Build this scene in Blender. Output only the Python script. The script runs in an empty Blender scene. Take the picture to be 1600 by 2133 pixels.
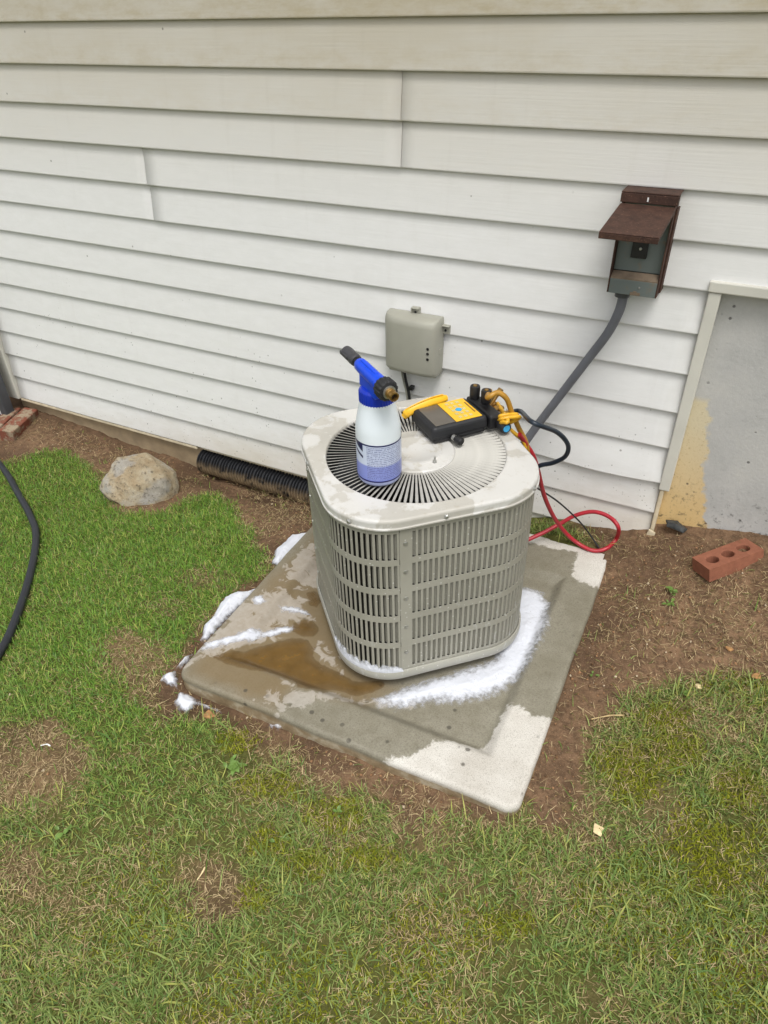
import bpy, bmesh, math, random
import numpy as np
from mathutils import Matrix, Vector

random.seed(7)
RNG = np.random.default_rng(11)
S = bpy.context.scene
COL = S.collection

# ------------------------------------------------------------------ camera
CAM = np.array([0.0, -1.70992, 1.34342])
YAW, PITCH, ROLL, FPX = -0.48557, -0.62635, -0.021077, 1461.52


def cam_axes():
    f = np.array([math.sin(YAW) * math.cos(PITCH), math.cos(YAW) * math.cos(PITCH), math.sin(PITCH)])
    r = np.array([math.cos(YAW), -math.sin(YAW), 0.0])
    u = np.cross(r, f)
    return (math.cos(ROLL) * r + math.sin(ROLL) * u, -math.sin(ROLL) * r + math.cos(ROLL) * u, f)


CR, CU, CF = cam_axes()
cd = bpy.data.cameras.new('camera')
cam = bpy.data.objects.new('camera', cd)
COL.objects.link(cam)
cam.matrix_world = Matrix(((CR[0], CU[0], -CF[0], CAM[0]), (CR[1], CU[1], -CF[1], CAM[1]),
                           (CR[2], CU[2], -CF[2], CAM[2]), (0, 0, 0, 1)))
cd.sensor_fit = 'HORIZONTAL'
cd.sensor_width = 36.0
cd.lens = 36.0 * FPX / 1600.0
cd.clip_start = 0.02
cd.clip_end = 500
S.camera = cam

# ------------------------------------------------------------------ light
SUN_EL, SUN_AZ = math.radians(66), math.radians(145)     # azimuth from +y towards +x
W = bpy.data.worlds.new('World')
S.world = W
W.use_nodes = True
wn, wl = W.node_tree.nodes, W.node_tree.links
wn.clear()
sky = wn.new('ShaderNodeTexSky')
sky.sky_type = 'NISHITA'
sky.sun_disc = False
sky.sun_elevation = SUN_EL
sky.sun_rotation = SUN_AZ
sky.dust_density = 4.0
hs = wn.new('ShaderNodeHueSaturation')
hs.inputs['Saturation'].default_value = 0.14
bg = wn.new('ShaderNodeBackground')
bg.inputs['Strength'].default_value = 0.15
wo = wn.new('ShaderNodeOutputWorld')
wl.new(sky.outputs[0], hs.inputs['Color'])
wl.new(hs.outputs[0], bg.inputs['Color'])
wl.new(bg.outputs[0], wo.inputs['Surface'])
sd = bpy.data.lights.new('sun', 'SUN')
sd.energy = 1.4
sd.angle = math.radians(26)
sd.color = (1.0, 0.965, 0.91)
sun = bpy.data.objects.new('sun', sd)
COL.objects.link(sun)
sdir = Vector((math.sin(SUN_AZ) * math.cos(SUN_EL), math.cos(SUN_AZ) * math.cos(SUN_EL), math.sin(SUN_EL)))
sun.rotation_euler = sdir.to_track_quat('Z', 'Y').to_euler()
sun.location = (2, -3, 5)
vs = S.view_settings
vs.view_transform = 'Standard'
vs.look = 'None'
vs.exposure = 0.4
vs.gamma = 1.0
vs.use_curve_mapping = False


# ------------------------------------------------------------------ geometry helpers
def ray(uv):
    return CF + (uv[0] - 800.0) / FPX * CR - (uv[1] - 1066.5) / FPX * CU


def on_plane(uv, n, c):
    n = np.asarray(n, float)
    d = ray(uv)
    return CAM + d * ((c - CAM @ n) / (d @ n))


def at_y(uv, y):
    return on_plane(uv, (0, 1, 0), y)


def at_z(uv, z):
    return on_plane(uv, (0, 0, 1), z)


def frame(th, tx, ty):
    n = np.array([-tx, -ty, 1.0])
    n /= np.linalg.norm(n)
    a = np.array([math.cos(th), math.sin(th), 0.0])
    a -= n * (a @ n)
    a /= np.linalg.norm(a)
    return a, np.cross(n, a), n


_tab = RNG.random((8, 256, 256))


def vnoise(x, y, seed=0):
    t = _tab[seed % 8]
    xi, yi = np.floor(x).astype(int), np.floor(y).astype(int)
    fx, fy = x - xi, y - yi
    fx = fx * fx * (3 - 2 * fx)
    fy = fy * fy * (3 - 2 * fy)
    a = t[xi & 255, yi & 255]; b = t[(xi + 1) & 255, yi & 255]
    c = t[xi & 255, (yi + 1) & 255]; d = t[(xi + 1) & 255, (yi + 1) & 255]
    return (a * (1 - fx) + b * fx) * (1 - fy) + (c * (1 - fx) + d * fx) * fy


def fbm(x, y, seed=0, o=4):
    x = np.asarray(x, float); y = np.asarray(y, float)
    s, amp, tot = 0, 1.0, 0.0
    for i in range(o):
        s = s + amp * vnoise(x * 2 ** i + 17.3 * i + 100, y * 2 ** i + 5.1 * i + 100, seed + i)
        tot += amp
        amp *= 0.5
    return s / tot          # 0..1


def sstep(a, b, x):
    t = np.clip((x - a) / (b - a), 0, 1)
    return t * t * (3 - 2 * t)


def poly_sd(px, py, poly):
    """signed distance to polygon, positive inside"""
    P = np.asarray(poly, float)[:, :2]
    Q = np.roll(P, -1, 0)
    px = np.asarray(px, float); py = np.asarray(py, float)
    d = np.full(px.shape, 1e9)
    ins = np.zeros(px.shape, bool)
    for (x0, y0), (x1, y1) in zip(P, Q):
        ex, ey = x1 - x0, y1 - y0
        t = np.clip(((px - x0) * ex + (py - y0) * ey) / (ex * ex + ey * ey + 1e-12), 0, 1)
        d = np.minimum(d, np.hypot(px - x0 - t * ex, py - y0 - t * ey))
        c = ((y0 > py) != (y1 > py)) & (px < (x1 - x0) * (py - y0) / (y1 - y0 + 1e-12) + x0)
        ins ^= c
    return np.where(ins, d, -d)


class MB:
    def __init__(self):
        self.v, self.f = [], []

    def add(self, vs_, fs_):
        o = len(self.v)
        self.v += [tuple(map(float, q)) for q in vs_]
        self.f += [tuple(i + o for i in f) for f in fs_]
        return self

    def box(self, x0, x1, y0, y1, z0, z1, M=None, taper=None):
        vs_ = [(x0, y0, z0), (x1, y0, z0), (x1, y1, z0), (x0, y1, z0), (x0, y0, z1), (x1, y0, z1), (x1, y1, z1), (x0, y1, z1)]
        if taper:
            cx, cy = (x0 + x1) / 2, (y0 + y1) / 2
            vs_ = vs_[:4] + [(cx + (x - cx) * taper, cy + (y - cy) * taper, z) for x, y, z in vs_[4:]]
        if M is not None:
            vs_ = [tuple(M @ Vector(q)) for q in vs_]
        return self.add(vs_, [(3, 2, 1, 0), (4, 5, 6, 7), (0, 1, 5, 4), (1, 2, 6, 5), (2, 3, 7, 6), (3, 0, 4, 7)])

    def lathe(self, prof, seg=32, M=None, cap=True):
        """prof: (radius, z) list"""
        vs_, fs_ = [], []
        for r, z in prof:
            for k in range(seg):
                a = 2 * math.pi * k / seg
                vs_.append((r * math.cos(a), r * math.sin(a), z))
        n = len(prof)
        for i in range(n - 1):
            for k in range(seg):
                k2 = (k + 1) % seg
                fs_.append((i * seg + k, i * seg + k2, (i + 1) * seg + k2, (i + 1) * seg + k))
        if cap:
            fs_.append(tuple(reversed(range(seg))))
            fs_.append(tuple((n - 1) * seg + k for k in range(seg)))
        if M is not None:
            vs_ = [tuple(M @ Vector(q)) for q in vs_]
        return self.add(vs_, fs_)

    def tube(self, pts, r, seg=10, cap=True, sy=1.0):
        pts = [Vector(q) for q in pts]
        n = len(pts)
        rs = r if hasattr(r, '__len__') else [r] * n
        t0 = (pts[1] - pts[0]).normalized()
        up = Vector((0, 0, 1)) if abs(t0.z) < .9 else Vector((1, 0, 0))
        nx = t0.cross(up).normalized()
        vs_, fs_ = [], []
        for i in range(n):
            t = (pts[min(i + 1, n - 1)] - pts[max(i - 1, 0)]).normalized()
            nx = (nx - t * nx.dot(t)).normalized()
            ny = t.cross(nx)
            for k in range(seg):
                a = 2 * math.pi * k / seg
                vs_.append(tuple(pts[i] + nx * (rs[i] * math.cos(a)) + ny * (rs[i] * sy * math.sin(a))))
        for i in range(n - 1):
            for k in range(seg):
                k2 = (k + 1) % seg
                fs_.append((i * seg + k, i * seg + k2, (i + 1) * seg + k2, (i + 1) * seg + k))
        if cap:
            fs_.append(tuple(reversed(range(seg))))
            fs_.append(tuple((n - 1) * seg + k for k in range(seg)))
        return self.add(vs_, fs_)

    def build(self, name, mat, parent=None, smooth=False, world=False, bevel=0.0, bseg=2, solid=0.0, angle=40):
        vv = self.v
        if world and parent is not None:
            I = parent.matrix_world.inverted()
            vv = [tuple(I @ Vector(q)) for q in vv]
        me = bpy.data.meshes.new(name)
        me.from_pydata(vv, [], self.f)
        return finish(name, me, mat, parent, smooth, bevel, bseg, solid, angle)


def finish(name, me, mat, parent=None, smooth=False, bevel=0.0, bseg=2, solid=0.0, angle=40):
    if bevel or smooth:
        b = bmesh.new()
        b.from_mesh(me)
        bmesh.ops.recalc_face_normals(b, faces=b.faces)
        b.to_mesh(me)
        b.free()
    me.materials.append(mat)
    if smooth:
        me.polygons.foreach_set('use_smooth', [True] * len(me.polygons))
        if angle < 180:
            me.set_sharp_from_angle(angle=math.radians(angle))
    me.update()
    o = bpy.data.objects.new(name, me)
    COL.objects.link(o)
    if parent is not None:
        o.parent = parent
    if solid:
        m = o.modifiers.new('solid', 'SOLIDIFY')
        m.thickness = solid
        m.offset = 0
    if bevel:
        m = o.modifiers.new('bevel', 'BEVEL')
        m.width = bevel
        m.segments = bseg
        m.limit_method = 'ANGLE'
        m.angle_limit = math.radians(35)
    return o


def tag(o, label=None, cat=None, group=None, kind=None):
    if label: o['label'] = label
    if cat: o['category'] = cat
    if group: o['group'] = group
    if kind: o['kind'] = kind
    return o


def empty(name, M):
    o = bpy.data.objects.new(name, None)
    COL.objects.link(o)
    o.empty_display_size = 0.05
    o.matrix_world = M
    bpy.context.view_layer.update()
    return o


def mat4(x, y, z, o):
    return Matrix(((x[0], y[0], z[0], o[0]), (x[1], y[1], z[1], o[1]), (x[2], y[2], z[2], o[2]), (0, 0, 0, 1)))


def spline(pts, n=8):
    P = [np.asarray(q, float) for q in pts]
    P = [2 * P[0] - P[1]] + P + [2 * P[-1] - P[-2]]
    out = []
    for i in range(1, len(P) - 2):
        for k in range(n):
            t = k / n
            a, b, c, d = P[i - 1], P[i], P[i + 1], P[i + 2]
            out.append(0.5 * ((2 * b) + (-a + c) * t + (2 * a - 5 * b + 4 * c - d) * t * t + (-a + 3 * b - 3 * c + d) * t ** 3))
    out.append(P[-2])
    return out


def numpy_mesh(name, V, F, attrs=None, cols=None):
    """V (n,3), F (m,k) all same k"""
    me = bpy.data.meshes.new(name)
    V = np.asarray(V, np.float32)
    F = np.asarray(F, np.int32)
    m, k = F.shape
    me.vertices.add(len(V)); me.vertices.foreach_set('co', V.ravel())
    me.loops.add(m * k); me.loops.foreach_set('vertex_index', F.ravel())
    me.polygons.add(m)
    me.polygons.foreach_set('loop_start', np.arange(m, dtype=np.int32) * k)
    me.update(calc_edges=True)
    me.validate()
    for nm, d in (attrs or {}).items():
        a = me.attributes.new(nm, 'FLOAT', 'POINT')
        a.data.foreach_set('value', np.asarray(d, np.float32).ravel())
    for nm, d in (cols or {}).items():
        a = me.attributes.new(nm, 'FLOAT_COLOR', 'POINT')
        c = np.ones((len(V), 4), np.float32); c[:, :3] = d
        a.data.foreach_set('color', c.ravel())
    return me


# ------------------------------------------------------------------ material helpers
def lin(c):
    return tuple(((x / 255) / 12.92 if x / 255 <= .04045 else ((x / 255 + .055) / 1.055) ** 2.4) for x in c) + (1.0,)


class NT:
    def __init__(self, name):
        self.m = bpy.data.materials.new(name)
        self.m.use_nodes = True
        self.n = self.m.node_tree.nodes
        self.l = self.m.node_tree.links
        self.b = self.n['Principled BSDF']
        self._c = None

    def put(self, sock, v):
        if isinstance(v, bpy.types.NodeSocket):
            self.l.new(v, sock)
        elif v is not None:
            sock.default_value = v

    def obj(self):
        if self._c is None:
            self._c = self.n.new('ShaderNodeTexCoord').outputs['Object']
        return self._c

    def mapped(self, scale, loc=(0, 0, 0)):
        m = self.n.new('ShaderNodeMapping')
        m.inputs['Scale'].default_value = scale
        m.inputs['Location'].default_value = loc
        self.l.new(self.obj(), m.inputs['Vector'])
        return m.outputs[0]

    def noise(self, scale=5, detail=4, rough=.55, vec=None, dist=0, col=False):
        t = self.n.new('ShaderNodeTexNoise')
        t.inputs['Scale'].default_value = scale
        t.inputs['Detail'].default_value = detail
        t.inputs['Roughness'].default_value = rough
        t.inputs['Distortion'].default_value = dist
        self.l.new(vec or self.obj(), t.inputs['Vector'])
        return t.outputs['Color' if col else 'Fac']

    def voro(self, scale=50, vec=None, feat='F1', out='Distance', rnd=1):
        t = self.n.new('ShaderNodeTexVoronoi')
        t.feature = feat
        t.inputs['Scale'].default_value = scale
        t.inputs['Randomness'].default_value = rnd
        self.l.new(vec or self.obj(), t.inputs['Vector'])
        return t.outputs[out]

    def ramp(self, fac, stops, interp='LINEAR'):
        r = self.n.new('ShaderNodeValToRGB')
        r.color_ramp.interpolation = interp
        e = r.color_ramp.elements
        while len(e) < len(stops): e.new(.5)
        for el, (p, c) in zip(e, stops):
            el.position = p
            el.color = c if hasattr(c, '__len__') else (c, c, c, 1)
        self.put(r.inputs['Fac'], fac)
        return r.outputs['Color']

    def mix(self, fac, a, b, mode='MIX'):
        m = self.n.new('ShaderNodeMix')
        m.data_type = 'RGBA'
        m.blend_type = mode
        self.put(m.inputs[0], fac); self.put(m.inputs[6], a); self.put(m.inputs[7], b)
        return m.outputs[2]

    def math(self, op, a, b=None, clamp=False):
        m = self.n.new('ShaderNodeMath')
        m.operation = op
        m.use_clamp = clamp
        self.put(m.inputs[0], a)
        if b is not None: self.put(m.inputs[1], b)
        return m.outputs[0]

    def sm(self, x, a, b):
        m = self.n.new('ShaderNodeMapRange')
        m.interpolation_type = 'SMOOTHSTEP'
        self.put(m.inputs[0], x)
        m.inputs[1].default_value = a; m.inputs[2].default_value = b
        return m.outputs[0]

    def xyz(self, vec=None):
        s = self.n.new('ShaderNodeSeparateXYZ')
        self.l.new(vec or self.obj(), s.inputs[0])
        return s.outputs

    def attr(self, name, out='Fac'):
        a = self.n.new('ShaderNodeAttribute')
        a.attribute_name = name
        return a.outputs[out]

    def info(self, out='Random'):
        return self.n.new('ShaderNodeObjectInfo').outputs[out]

    def bump(self, h, strength=.3, dist=.002):
        b = self.n.new('ShaderNodeBump')
        b.inputs['Strength'].default_value = strength
        b.inputs['Distance'].default_value = dist
        self.l.new(h, b.inputs['Height'])
        self.l.new(b.outputs[0], self.b.inputs['Normal'])

    def set(self, color=None, rough=None, metal=None, spec=None, **kw):
        self.put(self.b.inputs['Base Color'], color)
        self.put(self.b.inputs['Roughness'], rough)
        self.put(self.b.inputs['Metallic'], metal)
        self.put(self.b.inputs['Specular IOR Level'], spec)
        for k, v in kw.items():
            self.put(self.b.inputs[k], v)
        return self.m


def simple(name, c, rough=.5, metal=0.0, var=.12, scale=30, bump=.0, spec=.5):
    t = NT(name)
    n = t.noise(scale, 5)
    c = lin(c)
    lo = tuple(x * (1 - var) for x in c[:3]) + (1,)
    hi = tuple(min(1, x * (1 + var)) for x in c[:3]) + (1,)
    if bump: t.bump(n, bump, .002)
    return t.set(t.ramp(n, [(.3, lo), (.7, hi)]), t.ramp(n, [(.3, rough * .9), (.7, min(1, rough * 1.12))]), metal, spec)


MT = {}


def make_materials():
    # vinyl siding
    t = NT('vinyl_siding')
    x, y, z = t.xyz()
    e = .1016
    grain = t.noise(1.0, 5, .6, t.mapped((5, 5, 240)))
    big = t.noise(1.6, 4, .6, t.mapped((1, 1, 2)))
    mid = t.noise(14, 5, .7, t.mapped((1, 1, 2.5)))
    saw = t.math('FRACT', t.math('DIVIDE', z, e))
    low = t.sm(saw, .75, .02)
    high = t.sm(z, .80, 1.5)
    algae = t.math('MULTIPLY', t.sm(t.math('ADD', big, t.math('MULTIPLY', mid, .35)), .5, .85), high)
    algae2 = t.math('MULTIPLY', t.math('MULTIPLY', low, high), t.sm(mid, .3, .75))
    st = t.math('ADD', t.math('MULTIPLY', algae, .22), t.math('MULTIPLY', algae2, .34))
    st = t.math('ADD', st, t.math('MULTIPLY', high, .62), True)
    base = t.mix(t.sm(mid, .2, .8), lin((223, 223, 221)), lin((230, 230, 229)))
    c = t.mix(st, base, lin((184, 172, 144)))
    gw = t.math('SUBTRACT', z, t.math('ADD', .14, t.math('MULTIPLY', x, .12)))      # height above the soil along the wall
    soil = t.math('MULTIPLY', t.sm(t.math('ADD', gw, t.math('MULTIPLY', mid, .1)), .26, .03), t.sm(big, .2, .65))
    c = t.mix(t.math('MULTIPLY', soil, .6), c, lin((184, 170, 142)))
    spl = t.math('MULTIPLY', t.sm(t.voro(95), .2, .1), t.sm(t.noise(16, 4, .7), .47, .6))
    c = t.mix(t.math('MULTIPLY', t.math('MULTIPLY', spl, t.sm(gw, .34, .04)), .8), c, lin((96, 84, 66)))
    run = t.sm(t.noise(1, 4, .6, t.mapped((26, 26, 1.2))), .56, .74)
    c = t.mix(t.math('MULTIPLY', run, .05), c, lin((150, 140, 118)))
    dots = t.math('MULTIPLY', t.sm(t.voro(48), .13, .07), t.sm(t.noise(9, 3), .5, .62))
    dots = t.math('MULTIPLY', dots, t.sm(z, .75, .2))
    c = t.mix(t.math('MULTIPLY', dots, .75), c, lin((70, 66, 58)))
    d2 = t.math('MULTIPLY', t.sm(t.voro(13), .05, .03), t.sm(t.noise(5, 2), .45, .5))
    c = t.mix(t.math('MULTIPLY', d2, .6), c, lin((90, 86, 76)))
    t.bump(grain, .3, .0016)
    MT['siding'] = t.set(c, .52, 0, .35)
    MT['trim'] = simple('white_trim', (206, 204, 194), .45, var=.06, scale=9)
    MT['trim_dirty'] = simple('dirty_trim', (205, 192, 165), .6, var=.2, scale=20)

    # foundation concrete with an ochre painted patch
    t = NT('foundation_concrete')
    x, y, z = t.xyz()
    n1 = t.noise(6, 6, .65)
    n2 = t.noise(90, 4, .7)
    g = t.ramp(n1, [(.25, lin((170, 170, 167))), (.5, lin((190, 189, 186))), (.75, lin((202, 200, 194)))])
    g = t.mix(t.math('MULTIPLY', n2, .3), g, lin((140, 140, 138)))
    edge = t.math('ADD', .105, t.math('MULTIPLY', z, -.205))            # x of the right border of the patch
    d = t.math('ADD', t.math('SUBTRACT', edge, x), t.math('MULTIPLY', t.math('SUBTRACT', t.noise(14, 6, .72), .5), .09))
    m = t.math('MULTIPLY', t.sm(d, -.004, .010), t.sm(t.math('ADD', z, t.math('MULTIPLY', n1, .05)), .585, .56))
    och = t.ramp(t.math('ADD', t.math('MULTIPLY', z, 1.8), t.math('MULTIPLY', n1, .25)), [(.35, lin((212, 178, 118))), (1.0, lin((208, 196, 166)))])
    och = t.mix(t.math('MULTIPLY', t.sm(t.noise(140, 3, .7), .55, .75), .5), och, lin((140, 105, 55)))
    c = t.mix(m, g, och)
    pit = t.sm(t.voro(34), .16, .08)
    pit = t.math('MULTIPLY', pit, t.sm(t.noise(11, 2), .48, .58))
    c = t.mix(t.math('MULTIPLY', pit, .7), c, lin((72, 70, 68)))
    mold = t.math('MULTIPLY', t.sm(z, .36, .2), t.sm(t.noise(45, 6, .75), .54, .66))
    c = t.mix(t.math('MULTIPLY', mold, .75), c, lin((58, 56, 52)))
    t.bump(t.math('SUBTRACT', n2, pit), .4, .003)
    MT['foundation'] = t.set(c, .9, 0, .2)
    MT['foundation_tan'] = simple('tan_foundation', (158, 140, 112), .9, var=.25, scale=14, bump=.3)

    # condenser paint
    def paint(name, c0, wet):
        t = NT(name)
        n = t.noise(7, 5, .6)
        n2 = t.noise(60, 4, .7)
        c = t.mix(t.sm(n, .3, .7), lin(tuple(v - 7 for v in c0)), lin(tuple(v + 4 for v in c0)))
        if wet:
            w = t.sm(t.noise(9.5, 5, .62, t.mapped((1, 1, 1), (2.2, .7, 0)), .4), .49, .53)
            c = t.mix(t.math('MULTIPLY', w, .5), c, lin((214, 214, 213)))  # pale sky reflection on the wet patches, painted into the colour
            c = t.mix(t.math('MULTIPLY', t.sm(n2, .55, .75), .22), c, lin((150, 138, 112)))
            r = t.math('SUBTRACT', .5, t.math('MULTIPLY', w, .3))
            t.bump(t.math('ADD', w, t.math('MULTIPLY', n2, .15)), .12, .0006)
        else:
            x, y, z = t.xyz()
            sud = t.math('MULTIPLY', t.sm(t.noise(70, 5, .75, t.mapped((1, 1, .45))), .56, .7), t.sm(t.math('ADD', z, t.math('MULTIPLY', n, .5)), .62, .12))
            c = t.mix(t.math('MULTIPLY', sud, .55), c, lin((208, 210, 212)))
            drip = t.sm(t.voro(75), .16, .1)
            c = t.mix(t.math('MULTIPLY', drip, .55), c, lin((215, 215, 212)))
            low = t.math('MULTIPLY', t.sm(t.math('ADD', z, t.math('MULTIPLY', t.noise(22, 3), .03)), .06, .03), .12)
            c = t.mix(low, c, lin((200, 202, 202)))
            r = t.math('ADD', .34, t.math('MULTIPLY', n2, .2))
        return t.set(c, r, 0, .45)
    MT['lid'] = paint('condenser_lid_paint', (180, 177, 169), True)  # lid lighter than the panels: overhead light put into its colour
    MT['panel'] = paint('condenser_panel_paint', (154, 152, 141), False)
    MT['slat'] = simple('fan_guard_paint', (176, 174, 167), .4, var=.1, scale=40)
    MT['coil'] = simple('condenser_coil', (44, 42, 38), .7, var=.5, scale=60)
    MT['dark_inside'] = simple('dark_interior', (26, 25, 24), .6, var=.3)
    MT['steel'] = simple('zinc_screw', (176, 176, 172), .35, .8, var=.2, scale=200)

    # bottle
    t = NT('bottle_plastic')
    x, y, z = t.xyz()
    liq = t.sm(z, .062, .054)
    c = t.mix(t.math('MULTIPLY', liq, .75), lin((226, 234, 240)), lin((150, 160, 214)))
    MT['bottle'] = t.set(c, .38, 0, .4, **{'Subsurface Weight': .25, 'Subsurface Scale': .01, 'Subsurface Radius': (1, 1, 1)})
    t = NT('bottle_label')
    uvn = t.n.new('ShaderNodeUVMap')
    u, v, _ = t.xyz(uvn.outputs[0])
    sc = t.n.new('ShaderNodeMapping'); sc.inputs['Scale'].default_value = (95, 26, 1)
    t.l.new(uvn.outputs[0], sc.inputs['Vector'])
    cmb = t.n.new('ShaderNodeCombineXYZ')
    t.put(cmb.inputs[0], t.math('MULTIPLY', u, 130)); t.put(cmb.inputs[1], t.math('MULTIPLY', t.math('FLOOR', t.math('MULTIPLY', v, 21)), 7.31))
    words = t.sm(t.noise(1, 3, .7, cmb.outputs[0]), .42, .5)
    rows = t.sm(t.math('ABSOLUTE', t.math('SUBTRACT', t.math('FRACT', t.math('MULTIPLY', v, 21)), .5)), .34, .24)
    block = t.math('MULTIPLY', t.sm(u, .405, .41), t.sm(u, .70, .695))
    rag = t.sm(t.math('SUBTRACT', t.math('ADD', .5, t.math('MULTIPLY', t.noise(13, 1, .5, sc.outputs[0]), .3)), u), -.01, .01)
    blk = t.math('MULTIPLY', block, t.math('MULTIPLY', t.sm(v, .06, .08), t.sm(v, .95, .93)))
    txt = t.math('MULTIPLY', t.math('MULTIPLY', words, rows), blk)
    base = t.mix(t.sm(v, .46, .41), lin((198, 208, 228)), lin((126, 138, 204)))
    c = t.mix(t.math('MULTIPLY', blk, .22), base, lin((150, 156, 190)))
    c = t.mix(t.math('MULTIPLY', txt, .62), c, lin((72, 78, 132)))
    navy = lin((26, 26, 86))
    band = t.math('MAXIMUM', t.sm(v, .955, .965), t.sm(v, .045, .035))
    c = t.mix(band, c, navy)
    # slanted navy logo shapes on the side of the label
    lg = t.math('MULTIPLY', t.sm(u, .376, .373), t.sm(u, .27, .273))
    sl = t.math('ADD', v, t.math('MULTIPLY', u, 1.6))
    l1 = t.math('MULTIPLY', lg, t.sm(sl, 1.37, 1.375))
    l2 = t.math('MULTIPLY', lg, t.math('MULTIPLY', t.sm(sl, 1.19, 1.195), t.sm(sl, 1.27, 1.265)))
    c = t.mix(t.math('MAXIMUM', l1, l2), c, lin((30, 30, 80)))
    MT['label'] = t.set(c, .32, 0, .4)
    MT['blue'] = simple('blue_plastic', (16, 72, 214), .3, var=.08)
    MT['blue_dark'] = simple('blue_ribbed_plastic', (12, 46, 168), .35, var=.1)
    MT['black'] = simple('black_plastic', (30, 30, 32), .45, var=.25, scale=60)
    MT['black_rubber'] = simple('black_rubber', (32, 33, 36), .6, var=.2, scale=90, bump=.1)
    MT['charcoal'] = simple('charcoal_plastic', (62, 62, 66), .5, var=.15, scale=60)
    MT['brass'] = simple('brass', (168, 134, 78), .32, .85, var=.25, scale=120)
    MT['yellow'] = simple('yellow_plastic', (236, 182, 42), .42, var=.07)
    MT['yellow_hose'] = simple('yellow_hose_rubber', (214, 164, 40), .4, var=.15, scale=60)
    MT['gold_hose'] = simple('ochre_hose_rubber', (165, 122, 40), .4, var=.2, scale=60)
    MT['red_hose'] = simple('red_hose_rubber', (168, 34, 48), .38, var=.15, scale=40)
    MT['navy_hose'] = simple('navy_hose_rubber', (30, 40, 52), .35, var=.2, scale=40)
    MT['screen'] = simple('grey_screen', (92, 86, 78), .18, var=.08)
    MT['button'] = simple('grey_button', (198, 186, 130), .45, var=.1)
    MT['button_blue'] = simple('blue_button', (60, 158, 208), .4, var=.1)
    MT['ink'] = simple('black_ink', (50, 44, 30), .5)
    MT['garden_hose'] = simple('garden_hose_rubber', (36, 38, 44), .5, var=.2, scale=30, bump=.1)
    MT['conduit'] = simple('grey_conduit', (98, 100, 106), .5, var=.12, scale=20)
    MT['enclosure'] = simple('grey_enclosure_plastic', (158, 157, 145), .48, var=.06, scale=12)
    MT['dark_metal'] = simple('dark_grey_paint', (70, 72, 76), .4, var=.1)
    MT['lattice'] = simple('white_lattice', (226, 226, 224), .5, var=.08)

    # rusty disconnect cover
    t = NT('rusty_metal')
    n = t.noise(45, 6, .7)
    sp = t.noise(230, 4, .7)
    c = t.ramp(n, [(.25, lin((50, 37, 32))), (.5, lin((72, 51, 43))), (.75, lin((90, 65, 54)))])
    c = t.mix(t.math('MULTIPLY', t.sm(sp, .58, .72), .5), c, lin((150, 116, 92)))
    t.bump(sp, .3, .001)
    MT['rust'] = t.set(c, .7, .1, .3)
    t = NT('weathered_grey_paint')
    n = t.noise(30, 5, .65)
    c = t.mix(t.sm(n, .55, .75), lin((108, 116, 114)), lin((128, 112, 92)))
    MT['grey_paint'] = t.set(c, .5, .1, .4)
    MT['rust_ledge'] = simple('rust_stained_ledge', (124, 108, 90), .8, var=.25, scale=50)

    # concrete pad
    t = NT('pad_concrete')
    wet, dry, film = t.attr('wet'), t.attr('dry'), t.attr('film')
    n1 = t.noise(9, 6, .65)
    n2 = t.noise(300, 5, .8)
    n3 = t.noise(520, 3, .7)
    n4 = t.noise(38, 6, .7)
    dn = t.math('MULTIPLY', t.math('SUBTRACT', t.noise(45, 8, .75), .5), 1.3)
    dm = t.sm(t.math('ADD', dry, dn), .40, .60)
    fm = t.sm(t.math('ADD', film, t.math('MULTIPLY', t.math('SUBTRACT', t.noise(26, 6, .62, None, .9), .5), 2.6)), .50, .72)
    fm = t.math('MULTIPLY', fm, t.math('ADD', .35, t.math('MULTIPLY', t.noise(70, 4, .7), .9)), True)
    cd_ = t.ramp(n1, [(.3, lin((184, 179, 170))), (.7, lin((206, 203, 196)))])
    cd_ = t.mix(t.math('MULTIPLY', t.sm(n3, .5, .66), .7), cd_, lin((128, 122, 110)))
    cw = t.ramp(n1, [(.3, lin((122, 117, 101))), (.7, lin((142, 138, 124)))])
    cw = t.mix(t.math('MULTIPLY', t.sm(n2, .46, .64), .55), cw, lin((88, 83, 68)))
    cw = t.mix(t.math('MULTIPLY', t.sm(n4, .45, .68), .35), cw, lin((104, 98, 82)))
    cw = t.mix(t.math('MULTIPLY', wet, .72), cw, lin((116, 97, 66)))
    c = t.mix(dm, cw, cd_)
    c = t.mix(t.math('MULTIPLY', fm, .62), c, lin((184, 178, 170)))
    sidec = t.ramp(t.noise(18, 6, .7), [(.35, lin((120, 100, 74))), (.5, lin((150, 132, 104))), (.62, lin((186, 176, 154)))])
    c = t.mix(t.math('MULTIPLY', t.attr('side'), .8), c, sidec)
    pit = t.math('MULTIPLY', t.sm(t.voro(24), .17, .10), t.sm(t.noise(7, 2), .47, .55))
    c = t.mix(t.math('MULTIPLY', pit, .75), c, lin((70, 66, 58)))
    r = t.mix(dm, t.math('SUBTRACT', .6, t.math('MULTIPLY', wet, .3)), (.9, .9, .9, 1))
    t.bump(t.math('ADD', t.math('MULTIPLY', n2, .6), t.math('SUBTRACT', t.math('MULTIPLY', n3, .6), pit)), .35, .0015)
    MT['pad'] = t.set(c, r, 0, .35)

    t = NT('puddle_water')
    n = t.noise(30, 5, .65)
    c = t.ramp(n, [(.3, lin((96, 72, 34))), (.7, lin((120, 92, 48)))])
    MT['puddle'] = t.set(c, .03, 0, .6, Alpha=t.math('ADD', .3, t.math('MULTIPLY', t.attr('thick'), .5)), IOR=1.33)

    t = NT('soap_foam')
    v1 = t.voro(260)
    v2 = t.voro(110)
    n = t.noise(40, 4)
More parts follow.
